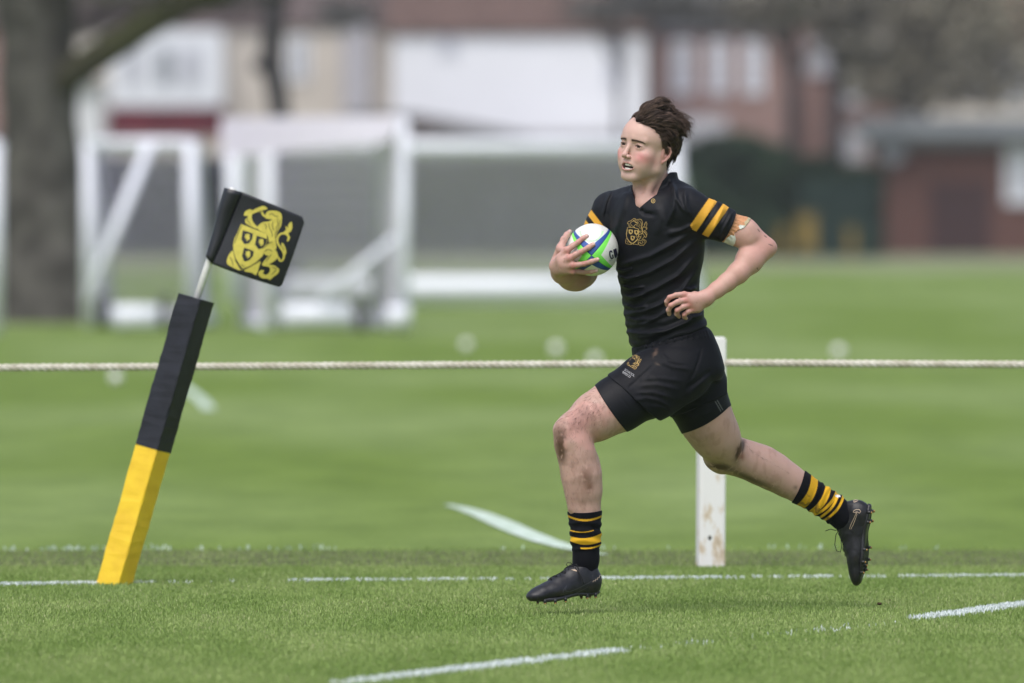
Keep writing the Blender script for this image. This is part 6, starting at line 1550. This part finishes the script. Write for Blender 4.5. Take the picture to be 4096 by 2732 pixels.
# ------------------------------------------------------------------ boots
M_boot = attr_mat("boot_leather", .40, .42, bump=.10, bscale=90); M_stud = mat("stud_black", (.02, .02, .022), .3, .5); M_studg = mat("stud_gold", (.42, .24, .08), .35, .6, metal=.6); M_lace = mat("lace", (.010, .010, .012), .7, .3); M_logo = mat("logo_gold", (.50, .38, .28), .4, .6, metal=.3)
def boot(org, fwd, up, mir):
    fwd = np.array(fwd, float); fwd /= np.linalg.norm(fwd); up = np.array(up, float); up -= fwd * (up @ fwd); up /= np.linalg.norm(up); lat = np.cross(up, fwd)   # points to the wearer's left
    R = np.array([fwd, lat, up])
    def bp(x, y, z): return org + fwd * x + lat * y * mir + up * z
    Rm = np.array([fwd, lat * mir, up])
    E = lambda c, r, k=0, sub=False: EL(bp(*c), r, Rm, k, sub)
    C = lambda a, b, ra, rb, k=.02, sub=False: RC(bp(*a), bp(*b), ra, rb, k, sub)
    ch = [E((.036, 0, .036), (.034, .031, .042)), C((.030, 0, .052), (.034, 0, .072), .030, .029, .02), E((.105, .004, .034), (.085, .034, .036), .03), E((.185, .004, .028), (.062, .043, .030), .03), E((.238, .010, .021), (.036, .033, .0205), .02),
          C((.075, 0, .060), (.150, 0, .046), .033, .027, .02), C((.070, 0, .080), (.100, 0, .068), .030, .028, .018),
          FN(lambda p: -((p - bp(0, 0, .004)) @ up) + .010 * sstep(.06, .0, np.abs(((p - org) @ fwd) - .10)) * 0, .004, 'cut'),
          C((.052, 0, .150), (.048, 0, .088), .036, .030, .004, True), E((.055, 0, .110), (.040, .036, .030), .006, True)]
    nd = NODE(ch, disp=lambda p: .0016 * (fbm(p, 45, 2) - .5) - .0010 * np.exp(-((((p - org) @ fwd) - .17) / .006) ** 2) * 0)
    def col(v, n):
        l = (v - org) @ Rm.T; c = np.repeat(np.array([[.0125, .0125, .016]]), len(v), 0) * (.8 + .5 * fbm(v, 60, 2))[:, None]
        sc_ = sstep(.70, .80, fbm(v, 150, 3)); c = c + sc_[:, None] * .02
        md = sstep(.55, .75, fbm(v + 1, 35, 3)) * (l[:, 2] < .03); c = c * (1 - .4 * md[:, None]) + np.array([.035, .028, .022]) * .4 * md[:, None]
        return c
    cs = np.array([bp(x, y, z) for x in (-.01, .285) for y in (-.055, .055) for z in (-.01, .12)]); lo, hi = cs.min(0), cs.max(0)
    o = sdf_mesh("boot", nd, lo, hi, .0019, M_boot, person, col); ofs = np.array([0, DP, 0]) - V3(parent_org)
    def toe(p): return tuple(p + ofs)
    # sole plate
    mb = MB(); ring = []; N_ = 40
    for lay, (zz, gr) in enumerate(((.0075, .0005), (.000, -.001), (-.003, -.006))):
        for i in range(N_):
            a = 2 * math.pi * i / N_; x = .138 + .134 * math.cos(a); wd = np.interp(x, [0, .03, .10, .19, .24, .275], [.020, .030, .026, .042, .036, .018]); yc = np.interp(x, [0, .1, .2, .27], [0, .004, .004, .012])
            zt = zz + .012 * sstep(.21, .275, x) + .006 * math.exp(-((x - .105) / .035) ** 2); mb.v.append(toe(bp(x + gr * math.cos(a), yc + (wd + gr) * math.sin(a) * (abs(math.sin(a)) ** -.25 if abs(math.sin(a)) > .05 else 1), zt)))
    for L_ in range(2):
        for i in range(N_): mb.f.append((L_ * N_ + i, L_ * N_ + (i + 1) % N_, (L_ + 1) * N_ + (i + 1) % N_, (L_ + 1) * N_ + i))
    mb.f.append(tuple(2 * N_ + i for i in range(N_))); mb.f.append(tuple(range(N_))[::-1]); so = mb.build("sole", M_stud, None, True); so.parent = o
    for (x, y, r, h_) in ((.030, .018, .0062, .012), (.030, -.018, .0062, .012), (.062, .020, .0062, .011), (.062, -.018, .0062, .011), (.150, .034, .0055, .011), (.150, -.028, .0055, .011), (.190, .038, .0055, .011), (.190, -.032, .0055, .011), (.225, .034, .005, .010), (.222, -.018, .005, .010), (.205, .004, .005, .009)):
        zb = .004 + .006 * float(sstep(.20, .26, x)); m = MB(); m.tube([toe(bp(x, y, zb)), toe(bp(x, y, zb - h_ * .7)), toe(bp(x, y, zb - h_))], [r * 1.25, r * .85, r * .75], 10); st = m.build("stud", M_stud, None, True); st.parent = o
        g = MB(); g.tube([toe(bp(x, y, zb - h_ - .0004)), toe(bp(x, y, zb - h_ - .0042))], [r * .72, r * .55], 10); gt = g.build("stud_tip", M_studg, None, True); gt.parent = o
    T, Tc = bvh_of(o)
    # laces: crossings on the instep and a bow
    lm = MB()
    def sp(x, y, z, l=.0012):
        p = np.array(toe(bp(x, y, z))); r_ = T.ray_cast(Vector(p), Vector(-up)); 
        if r_[0] is None: r_ = T.find_nearest(Vector(p))
        return tuple(np.array(r_[0]) + up * l)
    for i in range(6):
        x = .098 + .016 * i; w = .017 - .0009 * i
        lm.tube([sp(x + .003 * math.cos(j), -w + 2 * w * j / 6, .14, .0016) for j in range(7)], .0012, 6); lm.tube([sp(x + .016 * j / 6 * (1 if i < 5 else .3), (-w + 2 * w * j / 6) * (1 if i % 2 else -1), .14, .0024) for j in range(7)], .0012, 6)
    return o, bp, toe, lm, T
fL = np.array([-.865, -.49, -.105]); bL, bpL, toL, lmL, TL_ = boot(q(2403, 2372, -.175), fL, (-.02, 0, 1), 1)
bow = bpL(.092, .002, .100)
def curl(base, pts): return [toL(base + np.array(p)) for p in pts]
lmL.tube(curl(bow, [(0, 0, 0), (-.008, -.01, .008), (-.018, -.012, .009), (-.022, -.012, .002), (-.016, -.010, -.003), (-.006, -.008, -.001)]), .0013, 6)
lmL.tube(curl(bow, [(0, 0, 0), (.010, -.014, .004), (.018, -.024, -.010), (.020, -.030, -.030), (.026, -.034, -.050), (.034, -.036, -.058), (.030, -.036, -.045), (.020, -.032, -.024), (.006, -.020, -.006)]), .0016, 6)
lmL.tube(curl(bow, [(0, 0, 0), (-.006, -.014, -.012), (-.010, -.024, -.030), (-.006, -.030, -.046)]), .0014, 6)
lo_ = lmL.build("laces", M_lace, None, True); lo_.parent = bL
fR = np.array([-.085, .12, -.99]); bR, bpR, toR, lmR, TR_ = boot(q(3483, 2010, .315), fR, (-.965, .26, .03), 1)
bow = bpR(.098, .004, .094)
def curlR(base, pts): return [toR(base + np.array(p)) for p in pts]
for L_ in ([(0, 0, 0), (-.012, -.012, -.018), (-.016, -.016, -.050), (-.010, -.016, -.070), (.002, -.016, -.074), (.006, -.014, -.060), (.004, -.012, -.030), (0, -.006, -.008)], [(0, 0, 0), (.006, -.014, -.020), (.022, -.018, -.042), (.026, -.018, -.056), (.018, -.016, -.058), (.006, -.014, -.038), (0, -.008, -.010)], [(0, 0, 0), (-.014, -.004, -.004), (-.030, -.006, .000), (-.046, -.006, -.006)]):
    lmR.tube(curlR(bow, L_), .0013, 6)
lo_ = lmR.build("laces", M_lace, None, True); lo_.parent = bR

# ------------------------------------------------------------------ marks on cloth and boots: prints laid on the surface
def placer(bvh, fmap, offm):
    cam_o = np.array([0, 0, HCAM])
    def place(p, o_):
        X_, Y_ = fmap(p); w = np.array(P(X_, Y_, DP)); d = w - cam_o; d /= np.linalg.norm(d); st = cam_o + d * (DP - 1.2) - V3(parent_org)
        r = bvh.ray_cast(Vector(st), Vector(d), 3.0)
        if r[0] is None: r = bvh.find_nearest(Vector(w - V3(parent_org)))
        return tuple(np.array(r[0]) + np.array(r[1]) * (o_ + offm))
    return place
def affine(cx, cy, sc_, rot_):
    a0_ = -math.radians(20.5)
    def f(p):
        x, y = p[0] - 790, p[1] - 820; x, y = x * math.cos(a0_) - y * math.sin(a0_), x * math.sin(a0_) + y * math.cos(a0_); r_ = rot_
        return cx + sc_ * (x * math.cos(r_) - y * math.sin(r_)), cy + sc_ * (x * math.sin(r_) + y * math.cos(r_))
    return f
SB, _ = bvh_of(shirt_o); HB2, _ = bvh_of(shorts_o)
M_thread = mat("gold_thread", (.62, .42, .15), .55, .4, var=.15, vscale=400)
fm = affine(2539, 932, .118, math.radians(6)); pl = placer(SB, fm, .0006)
out = []
for k in EM:
    poly = smooth_path(EM[k], True, 2) if k != 'shield' else EM[k]; out.append(stroke_quads(pl, 0, [poly + poly[:1]], 15 if k == 'shield' else 11))
out.append(stroke_quads(pl, 0, [smooth_path(s_) for s_ in EM_T], 14)); out.append(stroke_quads(pl, 0.0001, [smooth_path(s_) for s_ in EM_L], 8)); out.append(emb_polys(pl, .0003, EM_S))
v, f = join(out); off_w = V3(parent_org)
def child_mesh(name, v, f, m, parent): 
    o = mesh_obj(name, v, f, m); o.parent = parent; return o
child_mesh("chest_crest", v, f, M_thread, shirt_o)
v, f = emb_polys(pl, .0008, [mini_lion(s_) for s_ in EM_S]); child_mesh("crest_lions", v, f, mat("crest_black", tuple(BLK), .7, .2), shirt_o)
cb = placer(SB, lambda p: (2613 + p[0], 804 + p[1]), .0008); rg = [(7.5 * math.cos(a * math.pi / 8), 8 * math.sin(a * math.pi / 8)) for a in range(17)]
v, f = join([stroke_quads(cb, 0, [rg], 1.9), stroke_quads(cb, 0, [[(-2.5, -2.5), (2.5, -2.5), (2.5, 2.5), (-2.5, 2.5), (-2.5, -2.5)], [(-2.5, 0), (2.5, 0)]], 1.4), stroke_quads(cb, 0, [[(-6, -8), (-9, -11)]], 1.6)]); child_mesh("collar_badge", v, f, M_thread, shirt_o)
# shorts: lion crest and lettering
fm2 = affine(2534, 1447, .060, math.radians(33)); pl2 = placer(HB2, fm2, .0008); out = []
for k in EM:
    if k == 'shield': continue
    poly = smooth_path(EM[k], True, 2); out.append(stroke_quads(pl2, 0, [poly + poly[:1]], 14))
out.append(stroke_quads(pl2, 0, [smooth_path(s_) for s_ in EM_T], 22)); out.append(stroke_quads(pl2, 0.0001, [smooth_path(s_) for s_ in EM_L], 10)); v, f = join(out); child_mesh("shorts_crest", v, f, M_thread, shorts_o)
def text_tris(txt):
    cu = bpy.data.curves.new("lettering_source", 'FONT'); cu.body = txt; cu.resolution_u = 3; o = bpy.data.objects.new("lettering_source", cu); COL.objects.link(o)
    me = bpy.data.meshes.new_from_object(o); v = [tuple(x.co[:2]) for x in me.vertices]; f = [tuple(p.vertices) for p in me.polygons]
    COL.objects.unlink(o); bpy.data.objects.remove(o); bpy.data.curves.remove(cu); bpy.data.meshes.remove(me); return v, f
M_print = mat("white_print", (.40, .40, .42), .6, .3)
def put_text(txt, place, x0_, y0_, hgt, wsc, rot_, o_=0.0):
    v, f = text_tris(txt); ca, sa = math.cos(rot_), math.sin(rot_); r = []
    for x, y in v: x, y = x * hgt * wsc, -y * hgt; r.append(place((x0_ + x * ca - y * sa, y0_ + x * sa + y * ca), o_))
    return r, f
idp = placer(HB2, lambda p: p, .0009)
a_ = math.radians(33)
v, f = join([put_text("SCHOOL", idp, 2496, 1482, 13, .92, a_), put_text("2022-23", idp, 2488, 1492, 13, .88, a_), stroke_quads(idp, 0, [[(2488, 1484), (2505, 1496), (2519, 1503)]], 1.2)])
child_mesh("shorts_lettering", v, f, M_print, shorts_o)
# logos on the boots (outlined tick) and heel lettering
BRb, _ = bvh_of(bR); BLb, _ = bvh_of(bL)
def p8(pts): return [(3100 + .338 * x, 1850 + .338 * y) for x, y in pts]
tick = p8([(925, 590), (935, 568), (965, 556), (1000, 560), (1014, 578), (1000, 600), (985, 592), (968, 582), (945, 592)])
tk2 = p8([(962, 590), (970, 610), (955, 660), (925, 740), (898, 788), (882, 785), (900, 730), (935, 660), (960, 600)])
pr = placer(BRb, lambda p: p, .0009); v, f = join([stroke_quads(pr, 0, [tick + tick[:1]], 2.6), stroke_quads(pr, 0, [tk2 + tk2[:1]], 2.0), stroke_quads(pr, 0, [p8([(925, 455), (950, 445), (985, 450), (960, 465), (935, 470), (925, 455)])], 3.5)]); child_mesh("boot_logo", v, f, M_logo, bR)
def p6(pts): return [(2050 + .3 * x, 1980 + .3 * y) for x, y in pts]
prL = placer(BLb, lambda p: p, .0009); v, f = join([stroke_quads(prL, 0, [p6([(1068, 1160), (1085, 1140), (1098, 1150), (1112, 1120), (1128, 1130), (1138, 1100), (1152, 1105), (1160, 1078), (1180, 1068)])], 2.6), stroke_quads(prL, 0, [p6([(785, 998), (830, 1000), (895, 1022), (850, 1015), (800, 1003)])], 2.2)]); child_mesh("boot_logo", v, f, M_logo, bL)
v, f = stroke_quads(prL, 0, [p6([(722, 1205), (690, 1245), (672, 1290), (690, 1340), (740, 1350), (860, 1300), (1000, 1230)]), p6([(722, 1205), (705, 1250), (705, 1280), (760, 1290), (860, 1250), (1000, 1180), (1070, 1140)])], 2.4); child_mesh("boot_tick", v, f, mat("tick_grey", (.05, .05, .06), .35, .5), bL)

# ================================================================== rugby ball (a thing of its own, held in the hand)
ball_root = empty("rugby_ball", (float(BC[0]), float(BC[1] + DP), float(BC[2]))); tag(ball_root, "white rugby ball with blue and green panels held in the runner's right hand", "rugby ball")
M_balls = attr_mat("ball_rubber", .42, .45, bump=.25, bscale=900)
NU_, NV_ = 360, 260; bv = []; bf = []
for j in range(NV_ + 1):
    th = math.pi * j / NV_
    for i in range(NU_):
        a = 2 * math.pi * i / NU_; bv.append((math.sin(th) * math.cos(a), math.sin(th) * math.sin(a), math.cos(th)))
bv = np.array(bv)
pr_ = bv * np.array([BRr, BRr, BRl]); psh = math.radians(2)
# quadrant frame: seams at 45 degrees between the four panels
c45 = math.cos(math.pi / 4 + psh); s45 = math.sin(math.pi / 4 + psh); U_ = pr_[:, 0] * c45 + pr_[:, 1] * s45; V_ = -pr_[:, 0] * s45 + pr_[:, 1] * c45
dseam = np.minimum(np.abs(U_), np.abs(V_)); groove = .0008 * np.exp(-(dseam / .0014) ** 2); pr_ = pr_ * (1 - groove / .08)[:, None]
rad = np.hypot(U_, V_); top = (U_ > 0) & (V_ > 0); bot = (U_ < 0) & (V_ < 0); lf_ = (U_ < 0) & (V_ > 0)
bw = .0265 * (1 - .70 * np.clip(rad / .0825, 0, 1) ** 1.3)
white = np.array([.80, .80, .77]); blue = np.array([.030, .085, .34]); green = np.array([.22, .86, .11]); navy = np.array([.015, .02, .10])
front = bv[:, 2] > -9
blue_p = top | bot
bws = bw
inb = 1 - sstep(bws - .0008, bws + .0008, dseam)
cc_ = np.where(blue_p[:, None], blue[None], green[None]); colb = white[None] * (1 - inb[:, None]) + cc_ * inb[:, None]
# pale green crescent printed inside the upper white panel
y_, x_ = pr_[:, 1], pr_[:, 0]; arcd = np.abs(np.hypot(x_ + .002, (y_ - .073) * 1.25) - .037); mk = top * (y_ < .068) * (1 - sstep(.0016, .0042, arcd)) * .55; colb = colb * (1 - mk[:, None]) + np.array([.35, .85, .30])[None] * mk[:, None]
sm = 1 - sstep(.0005, .0016, dseam); colb = colb * (1 - .8 * sm[:, None]) + navy[None] * .8 * sm[:, None]
scf = sstep(.72, .80, fbm(pr_ + .3, 190, 3)) * .35; colb = colb * (1 - scf[:, None]) + np.array([.12, .11, .10])[None] * scf[:, None]
Rt = BR.T; wv = pr_ @ Rt.T
for j in range(NV_):
    for i in range(NU_): bf.append((j * NU_ + i, (j + 1) * NU_ + i, (j + 1) * NU_ + (i + 1) % NU_, j * NU_ + (i + 1) % NU_))
bo = mesh_obj("ball_cover", [tuple(x) for x in wv], bf, M_balls, None, True); bo.parent = ball_root
a = bo.data.color_attributes.new('Col', 'FLOAT_COLOR', 'POINT'); a.data.foreach_set('color', np.concatenate([colb, np.ones((len(colb), 1))], 1).astype(F32).ravel())
BT, _ = bvh_of(bo)
def ball_place(p, o_):
    cam_o = np.array([0, 0, HCAM]); w = np.array(P(p[0], p[1], DP)); d = w - cam_o; d /= np.linalg.norm(d); org_ = V3(ball_root.location); st = cam_o + d * (DP - 1.2) - org_
    r = BT.ray_cast(Vector(st), Vector(d), 3.0)
    if r[0] is None: r = BT.find_nearest(Vector(w - org_))
    return tuple(np.array(r[0]) + np.array(r[1]) * (o_ + .0005))
# slab-serif letters along the ball's length: drawn in a 1 x 1 box, y down
def arc_pts(cx, cy, rx, ry, a0_, a1_, n_=12): return [(cx + rx * math.cos(math.radians(a0_ + (a1_ - a0_) * i / n_)), cy + ry * math.sin(math.radians(a0_ + (a1_ - a0_) * i / n_))) for i in range(n_ + 1)]
GL = {'G': [(arc_pts(.40, .5, .27, .42, -42, -300, 16), .17), ([(.66, .50), (.66, .92)], .16), ([(.50, .55), (.80, .55)], .08), ([(.64, .05), (.64, .30)], .08)], 'I': [([(.5, .02), (.5, .98)], .2), ([(.25, .05), (.75, .05)], .09), ([(.25, .95), (.75, .95)], .09)],
      'L': [([(.35, .02), (.35, .98)], .2), ([(.1, .05), (.6, .05)], .09), ([(.1, .95), (.85, .95)], .10), ([(.82, .95), (.82, .68)], .08)]}
def letter(ch, x0_, y0_, w_, h_, rot_, shx=0):
    out = []
    for pts, wd in GL[ch]:
        pp = []
        for x, y in pts: X_, Y_ = x * w_ + shx * (1 - y), y * h_; pp.append((x0_ + X_ * math.cos(rot_) - Y_ * math.sin(rot_), y0_ + X_ * math.sin(rot_) + Y_ * math.cos(rot_)))
        pq = []
        for (xa, ya), (xb, yb) in zip(pp[:-1], pp[1:]): m_ = max(1, int(math.hypot(xb - xa, yb - ya) / 2.5)); pq += [(xa + (xb - xa) * i / m_, ya + (yb - ya) * i / m_) for i in range(m_)]
        pq.append(pp[-1]); out.append(stroke_quads(ball_place, .0003, [pq], [wd * 31] * len(pq)))
    return out
rt_ = math.radians(-11)
v, f = join(letter('G', 2433, 1003, 20, 36, rt_) + letter('I', 2449, 998, 12, 35, rt_) + letter('L', 2457, 995, 13, 34, rt_)); M_navy = mat("ball_navy_print", (.008, .008, .045), .4, .4)
o = mesh_obj("ball_lettering", v, f, M_navy); o.parent = ball_root
out = [stroke_quads(ball_place, 0, [[(x, 956 + (x - 2355) * .06), (x, 956 + (x - 2355) * .06 + h_)]], w_) for x, h_, w_ in ((2358, 9, 1.2), (2362, 9, 2), (2365, 9, 1), (2368, 9, 2.2), (2372, 9, 1), (2375, 9, 1.8), (2380, 8, 1), (2384, 8, 1.6), (2388, 8, 2))]
sz, szf = put_text("SIZE 5", ball_place, 2436, 1045, 6.5, .8, rt_)
v, f = join(out + [(sz, szf)]); o = mesh_obj("ball_small_print", v, f, mat("ball_grey_print", (.16, .18, .32), .5, .3)); o.parent = ball_root

# ------------------------------------------------------------------ bits of earth thrown up by the rear boot
M_soil = mat("soil", (.06, .04, .025), .9, .1, var=.3, vscale=300)
for (x, y, s_, lab) in ((3518, 2440, .0055, "largest dark clod of earth in the air below the rear boot"), (3560, 2400, .0022, "tiny crumb of earth right of the larger clod"), (3537, 2396, .0016, "tiny crumb of earth above the larger clod")):
    p = B(x, y, .30); p.z = max(p.z, s_ + .012); m = MB().ball((0, 0, 0), 1, 10, 8, (1.4, 1, .8)); r_ = random.Random(x); m.v = [tuple(Vector(t) * s_ * r_.uniform(.7, 1.2)) for t in m.v]; o = m.build("soil_crumb", M_soil, None, True); o.location = p; tag(o, lab, "soil", "earth thrown up by the boot")

# ------------------------------------------------------------------ thin grey air between the pitch and the houses
hm = bpy.data.materials.new("haze_air"); hm.use_nodes = True; n = hm.node_tree; n.nodes.remove(n.nodes['Principled BSDF'])
pv = n.nodes.new('ShaderNodeVolumePrincipled'); pv.inputs['Density'].default_value = 0.00022; pv.inputs['Color'].default_value = (.86, .88, .95, 1); pv.inputs['Anisotropy'].default_value = 0.2
n.links.new(pv.outputs[0], n.nodes['Material Output'].inputs['Volume'])
tag(MB().box(-1600, -80, -1.5, 1600, 2600, 24).build("haze", hm), kind='stuff')
